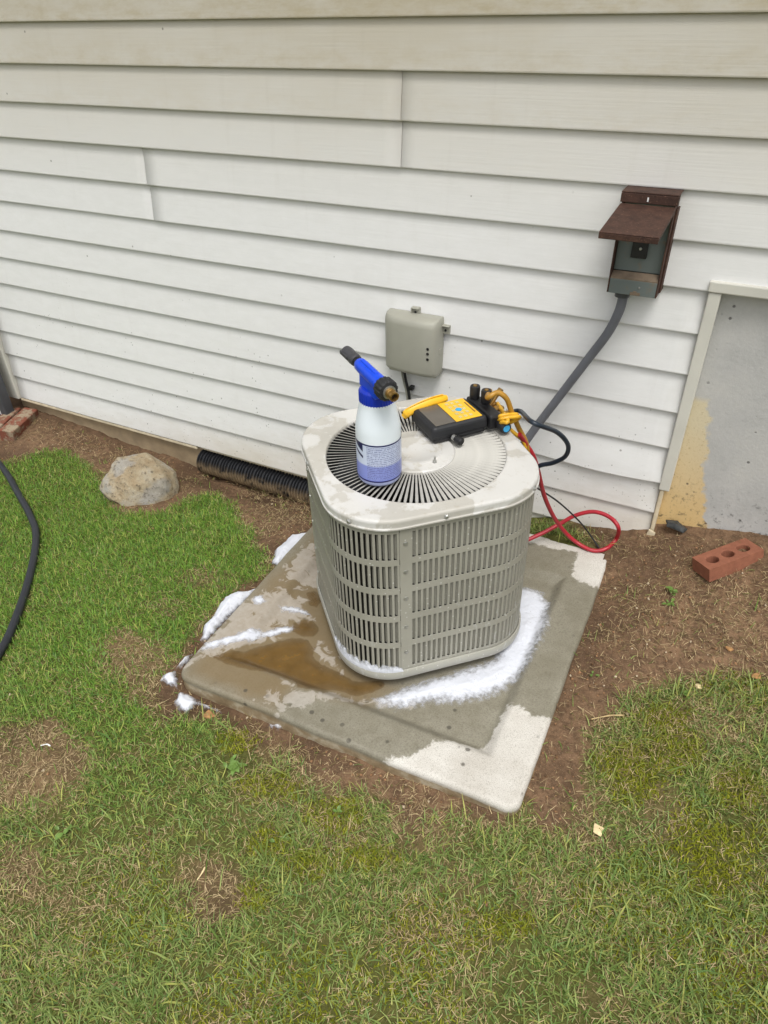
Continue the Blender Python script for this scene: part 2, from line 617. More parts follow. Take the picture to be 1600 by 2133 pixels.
    sp = t.math('MULTIPLY', t.sm(t.voro(120), .17, .08), t.sm(t.noise(20, 2), .5, .6))
    c = t.mix(t.math('MULTIPLY', sp, .55), lin((206, 209, 217)), lin((110, 104, 94)))
    t.bump(t.math('ADD', v1, t.math('ADD', v2, n)), .3, .002)
    al = t.sm(t.math('ADD', t.attr('thick'), t.math('MULTIPLY', t.math('SUBTRACT', t.noise(80, 4, .65), .5), 1.1)), .0, .85)
    MT['foam'] = t.set(c, .55, 0, .3, **{'Alpha': al, 'Subsurface Weight': .4, 'Subsurface Scale': .01, 'Subsurface Radius': (1, 1, 1)})

    # ground
    t = NT('garden_soil')
    ga, dr = t.attr('grassy'), t.attr('damp')
    n1 = t.noise(5, 6, .65)
    n2 = t.noise(60, 6, .7)
    n3 = t.noise(260, 4, .7)
    c = t.ramp(n1, [(.32, lin((86, 67, 52))), (.5, lin((116, 92, 71))), (.68, lin((146, 117, 91)))])
    c = t.mix(t.math('MULTIPLY', t.sm(n2, .42, .62), .8), c, lin((86, 68, 52)))
    c = t.mix(t.math('MULTIPLY', t.sm(n3, .55, .7), .6), c, lin((160, 138, 112)))
    c = t.mix(t.math('MULTIPLY', dr, .55), c, lin((70, 54, 40)))
    th = t.ramp(n2, [(.3, lin((58, 66, 26))), (.55, lin((84, 90, 42))), (.75, lin((112, 110, 64)))])  # green thatch, darkened in colour for the shade in gaps between blades
    c = t.mix(t.math('MULTIPLY', ga, .85), c, th)
    t.bump(t.math('ADD', n2, t.math('MULTIPLY', n3, .6)), .7, .008)
    MT['ground'] = t.set(c, .95, 0, .15)

    for nm, rough, tr in (('grass', .5, .35), ('straw', .75, .1)):
        t = NT(nm + '_blade')
        c = t.attr('col', 'Color')
        t.set(c, rough, 0, .25)
        tl = t.n.new('ShaderNodeBsdfTranslucent')
        t.l.new(c, tl.inputs['Color'])
        mx = t.n.new('ShaderNodeMixShader')
        mx.inputs[0].default_value = tr
        t.l.new(t.b.outputs[0], mx.inputs[1]); t.l.new(tl.outputs[0], mx.inputs[2])
        t.l.new(mx.outputs[0], t.n['Material Output'].inputs['Surface'])
        MT[nm] = t.m
    t = NT('pebble_soil')
    MT['crumb'] = t.set(t.attr('col', 'Color'), .9, 0, .15)

    t = NT('granite')
    n1 = t.noise(11, 6, .7)
    n2 = t.noise(62, 6, .8)
    n3 = t.voro(240)
    x, y, z = t.xyz()
    c = t.ramp(n1, [(.3, lin((150, 128, 96))), (.5, lin((172, 158, 132))), (.72, lin((178, 174, 164)))])
    g = t.math('MULTIPLY', t.sm(t.noise(7, 4, .6, t.mapped((1.2, 1.2, 1), (.3, 1.1, 0))), .5, .6), .6)
    c = t.mix(g, c, lin((158, 158, 156)))
    c = t.mix(t.math('MULTIPLY', t.sm(n2, .52, .62), .75), c, lin((92, 82, 68)))
    c = t.mix(t.math('MULTIPLY', t.sm(n2, .42, .3), .55), c, lin((220, 208, 184)))
    t.bump(t.math('ADD', n2, n1), .9, .012)
    MT['rock'] = t.set(c, .85, 0, .25)

    t = NT('red_brick')
    n1 = t.noise(40, 5, .7); n2 = t.noise(200, 4, .7)
    c = t.ramp(n1, [(.3, lin((128, 82, 64))), (.7, lin((152, 100, 78)))])
    c = t.mix(t.math('MULTIPLY', t.sm(n2, .55, .7), .4), c, lin((110, 60, 44)))
    t.bump(n2, .5, .0015)
    MT['brick'] = t.set(c, .9, 0, .2)
    t = NT('mortared_brick')
    n1 = t.noise(14, 6, .75); n2 = t.noise(90, 4, .7)
    c = t.mix(t.sm(n1, .43, .56), lin((126, 68, 54)), lin((160, 146, 124)))
    c = t.mix(t.math('MULTIPLY', n2, .5), c, lin((104, 88, 70)))
    t.bump(t.math('ADD', n2, t.sm(n1, .47, .53)), .6, .003)
    MT['old_brick'] = t.set(c, .95, 0, .15)
    t = NT('corrugated_pipe')
    x, y, z = t.xyz()
    n = t.noise(22, 5, .7)
    dirt = t.math('MULTIPLY', t.sm(t.math('ADD', z, t.math('MULTIPLY', n, .05)), -.014, -.046), t.sm(n, .34, .56))
    c = t.mix(t.math('MULTIPLY', dirt, .85), lin((30, 31, 34)), lin((140, 120, 92)))
    MT['pipe'] = t.set(c, t.math('ADD', .4, t.math('MULTIPLY', dirt, .5)), 0, .4)
    MT['leaf'] = simple('weed_leaf', (96, 124, 54), .5, var=.25, scale=40)
    MT['leaf_dead'] = simple('dead_leaf', (178, 156, 112), .8, var=.3, scale=60)
    MT['chip'] = simple('pale_stone', (214, 194, 150), .9, var=.2, scale=90, bump=.3)
    MT['stone_brown'] = simple('brown_stone', (162, 122, 78), .9, var=.25, scale=90, bump=.3)
    MT['scrap'] = simple('dark_scrap', (58, 60, 60), .6, var=.5, scale=60, bump=.4)


make_materials()

# ------------------------------------------------------------------ ground shape
GC = np.array([
    (-3.6, .05, -.05), (-3.0, .05, -.05), (-2.52, .02, -.066), (-2.0, .02, -.098), (-1.65, .02, -.108), (-1.25, .02, -.10), (-.95, .02, -.055),
    (-.6, .02, .03), (-.27, .0, .105), (-.05, .0, .148), (.215, .0, .20), (.7, .0, .27), (1.4, .0, .33),
    (-1.02, -.94, -.022), (-1.03, -.5, -.025), (-1.04, -.08, -.055), (-.57, -.965, .004), (-.12, -.955, .030), (-.11, -.5, .062), (-.125, -.07, .088),
    (-.9, -1.7, -.075), (0, -1.7, -.03), (.45, -1.1, .04), (.5, -.4, .14), (1.2, -.8, .14), (1.2, -1.8, .02), (-2.0, -1.0, -.10), (-2.6, -.6, -.10),
    (-3.4, -.6, -.09), (-3.0, -1.8, -.12), (-1.7, -2.2, -.1), (.2, -2.5, -.07), (-1.75, -.25, -.095)])


def _tps():
    n = len(GC)
    d = np.linalg.norm(GC[:, None, :2] - GC[None, :, :2], axis=-1)
    K = np.where(d > 0, d * d * np.log(d + 1e-12), 0) + np.eye(n) * 2e-3
    P = np.c_[np.ones(n), GC[:, :2]]
    A = np.block([[K, P], [P.T, np.zeros((3, 3))]])
    return np.linalg.solve(A, np.r_[GC[:, 2], 0, 0, 0])


TPS = _tps()


def zg(x, y):
    x = np.clip(np.asarray(x, float), -3.6, 1.6); y = np.clip(np.asarray(y, float), -2.6, .1)
    out = TPS[-3] + TPS[-2] * x + TPS[-1] * y
    for w, (cx, cy, _) in zip(TPS[:-3], GC):
        d2 = (x - cx) ** 2 + (y - cy) ** 2
        out = out + w * .5 * d2 * np.log(d2 + 1e-12)
    return out


def at_g(uv, dz=0.0):
    z = -.03
    for _ in range(25):
        P = at_z(uv, z + dz)
        z = .5 * z + .5 * float(zg(P[0], P[1]))
    return at_z(uv, z + dz)


# pad frame
PC = np.array([-.5724, -.4953, .05845])
PA, PB, PN = frame(.01361, .0295, .0236)
PS = .43
# unit frame
UA, UB, UN = frame(-.8054, .0008, .0131)
UBASE = np.array([-.5628, -.47977, .07356])
UH = .465
UTOP = UBASE + UN * UH


def on_pad(uv, dz=0):
    P = on_plane(uv, PN, (PC + PN * dz) @ PN) - PC
    return np.array([P @ PA, P @ PB])


def on_unit(uv, dz=0):
    return on_plane(uv, UN, (UTOP + UN * dz) @ UN)


# lawn masks: polygons traced on the ground
def gpoly(pp):
    return np.array([at_g(q)[:2] for q in pp])


SOIL = [gpoly([(-160, 900), (-60, 985), (0, 965), (60, 948), (140, 938), (205, 985), (245, 1050), (300, 1078), (370, 1052), (430, 1032), (480, 1055), (525, 1120),
               (565, 1190), (500, 1235), (435, 1300), (370, 1385), (330, 1425), (340, 1490), (450, 1522), (560, 1568), (690, 1626), (830, 1696), (950, 1722), (1060, 1722),
               (1050, 1640), (900, 1300), (700, 1000), (640, 940), (300, 850), (60, 780), (-100, 740)]),
        gpoly([(1240, 1130), (1060, 1640), (1130, 1722), (1200, 1650), (1225, 1565), (1262, 1500), (1320, 1446), (1420, 1415), (1600, 1405), (1900, 1360),
               (1900, 1000), (1600, 1010), (1370, 1030), (1100, 1030)])]
DRYP = [(65, 1575, 125, 105, 1.0), (40, 1810, 55, 60, .8), (445, 1855, 75, 90, 1.0), (275, 1375, 85, 65, .85), (430, 1205, 55, 25, .5), (345, 1262, 45, 22, .5), (320, 1440, 70, 40, .8),
        (1200, 1690, 60, 60, .75), (1240, 1750, 60, 50, .6), (1560, 1980, 60, 60, .6), (640, 1660, 80, 40, .35), (890, 1740, 90, 40, .55), (700, 1740, 80, 40, .45), (1500, 1500, 120, 60, .5),
        (150, 1880, 60, 30, .4), (880, 1960, 90, 40, .35), (1130, 1850, 70, 50, .35), (1380, 1700, 60, 60, .45), (520, 2060, 60, 40, .25), (950, 1830, 70, 40, .4), (1260, 2080, 60, 40, .3)]
MOSSP = [(1400, 1560, 70, 50), (1540, 1640, 60, 60), (1330, 1640, 50, 40), (700, 1700, 60, 40), (640, 1800, 70, 40), (500, 1545, 50, 25), (560, 1640, 70, 30), (560, 1760, 60, 40), (535, 1870, 40, 40), (1300, 1590, 60, 40), (1480, 1760, 90, 60), (1500, 1830, 60, 40), (1380, 1500, 70, 30), (760, 1790, 80, 30), (1060, 1930, 60, 30)]


def pix(P):
    d = P - CAM
    z = d @ CF
    return 800 + FPX * (d @ CR) / z, 1066.5 - FPX * (d @ CU) / z


DRYW = [(at_g((u, v)), at_g((u + ru, v)), at_g((u, v + rv)), a) for u, v, ru, rv, a in DRYP]
MOSSW = [(at_g((u, v)), at_g((u + ru, v)), at_g((u, v + rv)), 1) for u, v, ru, rv in MOSSP]


def ell(x, y, L):
    out = np.zeros(np.shape(x))
    nz = (fbm(np.asarray(x) * 14, np.asarray(y) * 14, 3) - .5) * .9
    for c, a, b, w in L:
        e1, e2 = (a - c)[:2], (b - c)[:2]
        M = np.linalg.inv(np.array([e1, e2]).T)
        dx, dy = x - c[0], y - c[1]
        q = np.hypot(M[0, 0] * dx + M[0, 1] * dy, M[1, 0] * dx + M[1, 1] * dy)
        out = np.maximum(out, w * sstep(1.25, .6, q + nz))
    return out


def soil_mask(x, y):
    nz = (fbm(np.asarray(x) * 9, np.asarray(y) * 9, 1) - .5) * .16 + (fbm(np.asarray(x) * 40, np.asarray(y) * 40, 2, 2) - .5) * .05
    d = np.maximum(poly_sd(x, y, SOIL[0]), poly_sd(x, y, SOIL[1])) + nz * .6
    return sstep(-.035, .03, d)


def pad_local(x, y):
    dx, dy = x - PC[0], y - PC[1]
    return dx * PA[0] + dy * PA[1], dx * PB[0] + dy * PB[1]


def build_ground():
    xs = np.r_[-40, -15, -7, -5, -4.2, np.arange(-3.8, 1.75, .0125), 2.2, 3, 5, 12, 40]
    ys = np.r_[-40, -15, -7, -4.5, -3.2, np.arange(-2.6, .13, .0125), .4, 1, 4, 15, 40]
    X, Y = np.meshgrid(xs, ys, indexing='ij')
    Z = zg(X, Y)
    so = soil_mask(X, Y)
    dry = ell(X, Y, DRYW)
    fine = (np.abs(X + 1) < 2.8) & (Y > -2.6) & (Y < .13)
    lump = (fbm(X * 7, Y * 7, 4) - .5) * .016 + (fbm(X * 45, Y * 45, 5, 3) - .5) * (.006 + .008 * so)
    Z = Z + np.where(fine, lump, 0)
    px, py = pad_local(X, Y)
    inside = (np.abs(px) < PS - .02) & (np.abs(py) < PS - .02)
    Z = np.where(inside, np.minimum(Z, PC[2] - .09), Z)
    # shallow trough for the drain pipe
    tr = sstep(.11, .04, np.abs(Y - .0)) * sstep(-1.85, -1.7, X) * sstep(-.9, -1.05, X)
    Z = Z - tr * .02
    n0, n1 = X.shape
    idx = np.arange(n0 * n1).reshape(n0, n1)
    F = np.stack([idx[:-1, :-1], idx[1:, :-1], idx[1:, 1:], idx[:-1, 1:]], -1).reshape(-1, 4)
    grassy = (1 - so) * (1 - .8 * dry)
    ed = np.hypot(np.maximum(np.abs(px) - PS, 0), np.maximum(np.abs(py) - PS, 0))
    damp = sstep(.16, .02, ed + (fbm(X * 12, Y * 12, 6) - .5) * .12) * sstep(.1, -.3, px)
    damp = np.maximum(damp, .5 * sstep(.2, .05, np.abs(Y)) * sstep(-.8, -1.1, X))
    me = numpy_mesh('ground', np.stack([X, Y, Z], -1).reshape(-1, 3), F, {'grassy': grassy, 'damp': damp})
    o = finish('ground', me, MT['ground'], smooth=True, angle=180)
    tag(o, 'brown garden soil and lawn floor beside the house', None, None, 'structure')
    return X, Y, Z


build_ground()


# ------------------------------------------------------------------ house
EX = .1016


def build_house():
    H = empty('house', Matrix.Translation((0, 0, 0)))
    tag(H, 'white vinyl sided house wall on a grey concrete foundation', 'house')

    def panel(z0, x0, x1, off=0.0, seed=0, courses=2):
        nx = max(2, int((x1 - x0) / .05))
        xs = np.linspace(x0, x1, nx)
        prof = []
        for k in range(courses):
            zb = z0 + k * EX
            prof += [(.0114, zb + .0045), (.0040, zb + .0042), (.0022, zb + .0002), (.0006, zb + .0003), (0.0, zb + .0020), (.00015, zb + .0038), (.0053, zb + .052), (.0104, zb + EX - .0025), (.0106, zb + EX - .0005)]
        prof.append((.0112, z0 + courses * EX + .004))
        V, F = [], []
        for i, x in enumerate(xs):
            for (yy, zz) in prof:
                wv = (float(fbm(x * 1.3 + seed * 3.7, zz * 3, 1, 2)) - .5) * .005
                sag = (float(fbm(x * .9 + seed * 5.1, 4.2, 2, 2)) - .5) * .004
                bul = 0.0
                if abs(z0 - 2 * EX) < .01:
                    bul = .010 * math.exp(-((x + .22) / .16) ** 2) * math.exp(-((zz - 3 * EX - .01) / .03) ** 2)
                V.append((x, yy + wv * .6 - off - bul, zz + sag - bul * .8))
        m = len(prof)
        for i in range(nx - 1):
            for j in range(m - 1):
                F.append((i * m + j, (i + 1) * m + j, (i + 1) * m + j + 1, i * m + j + 1))
        b = MB(); b.add(V, F)
        return b.build('siding_panel', MT['siding'], H, smooth=True, angle=30, solid=.0009)

    XL, XR, XC = -2.655, 3.2, -.0685
    sd_ = 0
    for r in range(13):
        z0 = 2 * r * EX
        sd_ += 1
        if r < 4:
            panel(z0, XL, XC, 0, sd_)
        elif r == 4:
            panel(z0, XL, -1.672, 0, sd_); panel(z0, -1.684, XR, .0013, sd_ + 20)
        elif r == 5:
            panel(z0, XL, -.835, .0014, sd_); panel(z0, -.848, XR, 0, sd_ + 20)
        elif r % 2:
            panel(z0, XL, -.1 - .2 * r % 1.3, .0022, sd_); panel(z0, -.112 - .2 * r % 1.3, XR, 0, sd_ + 20)
        else:
            panel(z0, XL, .9, .0022, sd_); panel(z0, .89, XR, 0, sd_ + 20)
    # body behind the siding
    MB().box(-2.70, XC - .005, .0195, .5, -.02, 2.66).box(XC - .004, 3.2, .0195, .5, .817, 2.66).build('wall_sheathing', MT['trim_dirty'], H)
    MB().box(-2.70, -.9, .024, .45, -.5, -.021).build('foundation_strip', MT['foundation_tan'], H, bevel=.004)
    MB().box(-.899, 3.2, .022, .45, -.5, .8165).build('foundation_wall', MT['foundation'], H)
    # starter strip left
    MB().box(-2.66, -1.70, .001, .02, -.014, -.003).build('starter_strip', MT['trim_dirty'], H, bevel=.002)
    # corner post
    b = MB()
    b.box(-2.735, -2.657, -.012, .016, -.004, 2.66).box(-2.735, -2.705, .0165, .09, -.004, 2.66)
    b.build('corner_post', MT['trim'], H, bevel=.004)
    # J channel round the bare concrete
    MB().box(XC - .003, XC + .024, -.006, .021, .283, .812).build('side_trim', MT['trim'], H, bevel=.003)
    MB().box(XC + .001, XC + .012, -.003, .021, .05, .2825).build('side_trim', MT['trim_dirty'], H, bevel=.003)
    MB().box(XC - .006, 3.2, -.010, .0215, .8135, .838).build('head_trim', MT['trim'], H, bevel=.003)
    b = MB(); b.box(-2.735, 3.2, -.45, .5, 2.664, 2.70)
    b.build('soffit', MT['trim'], H)
    MB().box(-2.735, 3.2, -.475, -.4505, 2.62, 2.80).build('fascia', MT['trim'], H)


build_house()


# ------------------------------------------------------------------ concrete pad
REC = (-.350, .346, -.338, .285)      # recess in pad coordinates: u0,u1,v0,v1


def pad_h(u, v):
    q = np.maximum(np.maximum(REC[0] - u, u - REC[1]), np.maximum(REC[2] - v, v - REC[3]))   # <0 inside
    h = -.018 * sstep(.0, -.032, q)
    e = np.minimum(PS - np.abs(u), PS - np.abs(v))
    r = .009
    h = h - np.where(e < r, r - np.sqrt(np.maximum(r * r - (r - np.maximum(e, 0)) ** 2, 0)), 0)
    h = h + (fbm(u * 8 + 5, v * 8, 2) - .5) * .004 + (fbm(u * 60, v * 60, 3, 2) - .5) * .0012
    return h


PUD = [np.array([on_pad(q, -.01) for q in P]) for P in (
    [(447, 1373), (480, 1362), (520, 1348), (560, 1336), (608, 1324), (640, 1328), (656, 1345), (648, 1362), (668, 1376), (700, 1392), (735, 1412), (765, 1416), (800, 1416), (800, 1426), (770, 1442),
     (738, 1446), (700, 1434), (664, 1434), (640, 1442), (622, 1437), (612, 1422), (580, 1408), (540, 1402), (500, 1396), (470, 1386)],
    [(607, 1310), (612, 1294), (632, 1284), (652, 1288), (664, 1308), (650, 1322), (625, 1320)],
    [(640, 1230), (655, 1225), (668, 1245), (660, 1262), (645, 1255)])]
DRY = [np.array([on_pad(q) for q in P]) for P in (
    [(800, 1580), (850, 1572), (885, 1562), (905, 1545), (940, 1540), (985, 1553), (1012, 1548), (1058, 1466), (1085, 1470), (1105, 1492), (1155, 1496), (1200, 1500), (1100, 1760), (760, 1600)],
    [(1192, 1200), (1215, 1214), (1240, 1228), (1330, 1150), (1240, 1100), (1100, 1100), (1100, 1130), (1200, 1150)])]
FILM = [np.array([on_pad(q, -.005) for q in P]) for P in (
    [(420, 1335), (500, 1255), (560, 1230), (640, 1235), (660, 1290), (600, 1290), (560, 1310), (600, 1325), (500, 1355), (430, 1372), (395, 1392), (375, 1395)],
    [(560, 1395), (640, 1445), (700, 1440), (740, 1450), (800, 1440), (900, 1455), (840, 1475), (740, 1465), (660, 1470), (580, 1500), (560, 1470), (600, 1430)],
    [(650, 1330), (690, 1330), (720, 1400), (690, 1390), (650, 1370)],
    [(560, 1440), (590, 1430), (600, 1460), (560, 1480), (530, 1460)], [(600, 1170), (650, 1120), (690, 1190), (660, 1230), (590, 1210)])]
WETP = np.array([on_pad(q) for q in [(380, 1410), (520, 1470), (570, 1490), (620, 1440), (760, 1470), (830, 1430), (800, 1300), (720, 1000), (640, 1120), (500, 1260), (420, 1340)]])


def build_pad():
    n = 210
    g = np.linspace(-PS, PS, n)
    U, V = np.meshgrid(g, g, indexing='ij')
    u, v = U.copy(), V.copy()
    R = .032
    cx, cy = np.abs(u) - (PS - R), np.abs(v) - (PS - R)
    m = (cx > 0) & (cy > 0)
    L = np.maximum(np.maximum(np.abs(cx), np.abs(cy)), 1e-9) / np.maximum(np.hypot(cx, cy), 1e-9)
    u = np.where(m, np.sign(u) * (PS - R + cx * L), u)
    v = np.where(m, np.sign(v) * (PS - R + cy * L), v)
    # wavy worn edges
    wob = (fbm(U * 6 + 3, V * 6, 1) - .5) * .010
    edge = sstep(.06, 0, np.minimum(PS - np.abs(U), PS - np.abs(V)))
    r_ = np.hypot(u, v)
    u = u * (1 - wob * edge / np.maximum(r_, .1)); v = v * (1 - wob * edge / np.maximum(r_, .1))
    # distance to rounded edge for the arris, from the square grid
    h = pad_h(U, V)
    P = PC + u[..., None] * PA + v[..., None] * PB + h[..., None] * PN
    idx = np.arange(n * n).reshape(n, n)
    F = np.stack([idx[:-1, :-1], idx[1:, :-1], idx[1:, 1:], idx[:-1, 1:]], -1).reshape(-1, 4)
    loop = np.r_[idx[:-1, 0], idx[-1, :-1], idx[:0:-1, -1], idx[0, :0:-1]]
    TV = P.reshape(-1, 3)
    base = len(TV)
    nl = len(loop)
    k = np.arange(nl)
    rings, F2, prev = [], [], loop
    for j, dz in enumerate((.004, .015, .03, .045, .10)):
        wv = (fbm(np.cos(k / nl * 6.283) * 9 + j, np.sin(k / nl * 6.283) * 9, j) - .5)[:, None] * .006 * (j > 0)
        out = (TV[loop] - PC); out = out - (out @ PN)[:, None] * PN
        rings.append(TV[loop] - PN * dz + out / np.linalg.norm(out, axis=1)[:, None] * wv)
        cur = base + j * nl + k
        F2.append(np.stack([prev, cur, np.roll(cur, -1), np.roll(prev, -1)], -1))
        prev = cur
    F2 = np.vstack(F2)
    allV = np.vstack([TV] + rings)
    pu = np.r_[u.ravel(), np.tile(u.ravel()[loop], 5)]; pv = np.r_[v.ravel(), np.tile(v.ravel()[loop], 5)]
    side = np.r_[np.zeros(base), np.zeros(nl), np.ones(nl * 4)]
    nz = (fbm(pu * 22, pv * 22, 5) - .5) * .03
    nz2 = (fbm(pu * 45, pv * 45, 6) - .5) * .02
    dry = np.max([sstep(-.03, .03, poly_sd(pu, pv, q) + nz * .4) for q in DRY], 0)
    dry = np.where(side > 0, 0.0, dry)
    film = np.max([sstep(-.035, .045, poly_sd(pu, pv, q) + nz + nz2) for q in FILM], 0)
    wet = sstep(-.03, .05, poly_sd(pu, pv, WETP) + nz)
    wet = np.maximum(wet, side * .45)
    me = numpy_mesh('concrete_pad', allV, np.vstack([F, F2]), {'dry': dry, 'film': film, 'wet': wet, 'side': side})
    o = finish('concrete_pad', me, MT['pad'], smooth=True, angle=60)
    tag(o, 'square concrete equipment pad with raised rim, partly wet, under the condenser', 'concrete pad')


build_pad()


def sheet_from_polys(polys, step, surf, hfun, noise_amp=.008, margin=.012, seed=0):
    """heightfield over the union of polygons in 2-D local coordinates; sinks below the surface outside them"""
    A = np.vstack(polys)
    x = np.arange(A[:, 0].min() - margin, A[:, 0].max() + margin, step)
    y = np.arange(A[:, 1].min() - margin, A[:, 1].max() + margin, step)
    X, Y = np.meshgrid(x, y, indexing='ij')
    d = np.max([poly_sd(X, Y, p) for p in polys], 0)
    d = d + (fbm(X * 38 + seed, Y * 38, seed) - .5) * noise_amp * 2 + (fbm(X * 120, Y * 120 + seed, seed + 1, 2) - .5) * noise_amp * .7
    h = hfun(d, X, Y)
    keep = d > -margin
    P = surf(X, Y, h)
    n0, n1 = X.shape
    idx = np.arange(n0 * n1).reshape(n0, n1)
    kc = keep[:-1, :-1] & keep[1:, :-1] & keep[1:, 1:] & keep[:-1, 1:]
    F = np.stack([idx[:-1, :-1], idx[1:, :-1], idx[1:, 1:], idx[:-1, 1:]], -1)[kc]
    used = np.unique(F)
    rm = np.zeros(n0 * n1, int); rm[used] = np.arange(len(used))
    return P.reshape(-1, 3)[used], rm[F], d.ravel()[used]


def pad_surf(X, Y, h):
    return PC + X[..., None] * PA + Y[..., None] * PB + (pad_h(X, Y) + h)[..., None] * PN


def ground_surf(X, Y, h):
    return np.stack([X, Y, zg(X, Y) + h], -1)


def puddle():
    V, F, dd = sheet_from_polys(PUD, .003, pad_surf, lambda d, X, Y: np.clip(d * .25, -.002, .0016), .006, .01, 3)
    # level out the water: keep a thin film following the pad
    o = finish('puddle', numpy_mesh('puddle', V, F, {'thick': np.clip(dd / .03, 0, 1)}), MT['puddle'], smooth=True, angle=180)
    tag(o, 'brown soapy water puddle spreading on the wet concrete pad', 'puddle')


puddle()


# ------------------------------------------------------------------ foam
def foam(label, px, on='pad', hmax=.012, w=.02, amp=.007, seed=0, parent=None, soft=.017):
    if on == 'pad':
        polys = [np.array([on_pad(q) for q in P]) for P in px]; surf = pad_surf
    else:
        polys = [gpoly(P) for P in px]; surf = ground_surf

    def hf(d, X, Y):
        b = (1 - np.exp(-np.maximum(d, 0) / w)) * hmax * (.75 + .5 * fbm(X * 18, Y * 18, seed + 2))
        b = b + (fbm(X * 150, Y * 150, seed + 3, 2) - .5) * .0016 * sstep(0, .01, d)
        return np.where(d < 0, d * .8, b) + (.004 if on != 'pad' else 0) * sstep(-.004, .002, d)
    V, F, dd = sheet_from_polys(polys, .0026, surf, hf, amp, .012, seed)
    o = finish('soap_foam', numpy_mesh('soap_foam', V, F, {'thick': np.clip(dd / soft, -.5, 1)}), MT['foam'], parent, smooth=True, angle=180)
    if parent is None:
        tag(o, label, 'foam', 'soap foam heaps around the pad')
    return o


foam('thick white foam bank right and front of the condenser base', [[(1060, 1208), (1105, 1210), (1136, 1222), (1154, 1256), (1150, 1302), (1122, 1360), (1092, 1412), (1034, 1448), (960, 1462), (900, 1460), (850, 1474), (790, 1470), (764, 1448), (840, 1418), (930, 1390), (1020, 1360), (1050, 1300)]],
     'pad', .014, .03, .006, 1, None, .042)
foam('thin streak of white suds across the left of the pad', [[(425, 1338), (470, 1322), (520, 1308), (580, 1294), (612, 1290), (618, 1300), (580, 1316), (530, 1330), (480, 1342), (420, 1358), (398, 1370)]], 'pad', .002, .02, .012, 2, None, .024)
foam('small round foam patch nearest the condenser side on the pad', [[(576, 1256), (592, 1250), (620, 1252), (640, 1262), (650, 1274), (625, 1272), (600, 1268), (584, 1264)]], 'pad', .003, .01, .005, 3, None, .02)
foam('small foam patch at the left edge of the pad', [[(520, 1250), (530, 1240), (548, 1240), (560, 1252), (545, 1264), (526, 1262)]], 'pad', .002, .01, .005, 4, None, .02)
foam('white foam heap beside the far left pad edge', [[(660, 1112), (625, 1118), (605, 1120), (588, 1136), (570, 1152), (566, 1176), (578, 1186), (600, 1172), (640, 1140)]], 'ground', .03, .02, .006, 5)
foam('long white foam heap along the middle of the left pad edge', [[(548, 1226), (520, 1236), (478, 1242), (458, 1262), (444, 1290), (424, 1310), (418, 1340), (432, 1342), (470, 1302), (520, 1256)]], 'ground', .034, .02, .006, 6)
foam('narrow foam strip near the left corner of the pad', [[(405, 1364), (384, 1374), (366, 1398), (376, 1402), (398, 1384)]], 'ground', .026, .012, .004, 7)
foam('small foam clump on soil just left of the pad corner', [[(368, 1400), (346, 1408), (334, 1422), (350, 1432), (372, 1440), (372, 1420)]], 'ground', .02, .014, .007, 8)
foam('foam clump on soil below the left pad corner', [[(376, 1444), (366, 1458), (356, 1470), (366, 1480), (390, 1490), (410, 1478), (436, 1484), (464, 1490), (456, 1478), (420, 1462), (396, 1450)]], 'ground', .02, .016, .007, 9)
foam('tiny foam fleck on soil under the front pad edge', [[(556, 1506), (562, 1522), (576, 1526), (592, 1520), (584, 1508), (570, 1512)]], 'ground', .014, .01, .005, 10)


# ------------------------------------------------------------------ condenser unit
HB, RB = .230, .126


def rsq(s, H=HB, R=RB):
    """point and outward normal on a rounded square, s = arc length from the +a face at b = -(H-R), going towards +b"""
    L = 2 * (H - R)
    A = R * math.pi / 2
    q, s = divmod(s, L + A)
    q = int(q) % 4
    if s < L:
        p = np.array([H, -(H - R) + s]); n = np.array([1.0, 0.0])
    else:
        t = (s - L) / R
        n = np.array([math.cos(t), math.sin(t)])
        p = np.array([H - R, H - R]) + R * n
    for _ in range(q):
        p = np.array([-p[1], p[0]]); n = np.array([-n[1], n[0]])
    return p, n


PERIM = 2 * (HB - RB) + RB * math.pi / 2        # one quarter
ROWS = [(.036, .103), (.119, .1845), (.2015, .2665), (.283, .3455), (.3605, .4285)]


def rho(phi, H, R):
    c, s = abs(math.cos(phi)), abs(math.sin(phi))
    if c < s: c, s = s, c
    # flat side x=H
    if H * s / c <= H - R: return H / c
    k = H - R
    b = k * (c + s)
    return b + math.sqrt(max(b * b - (2 * k * k - R * R), 0))


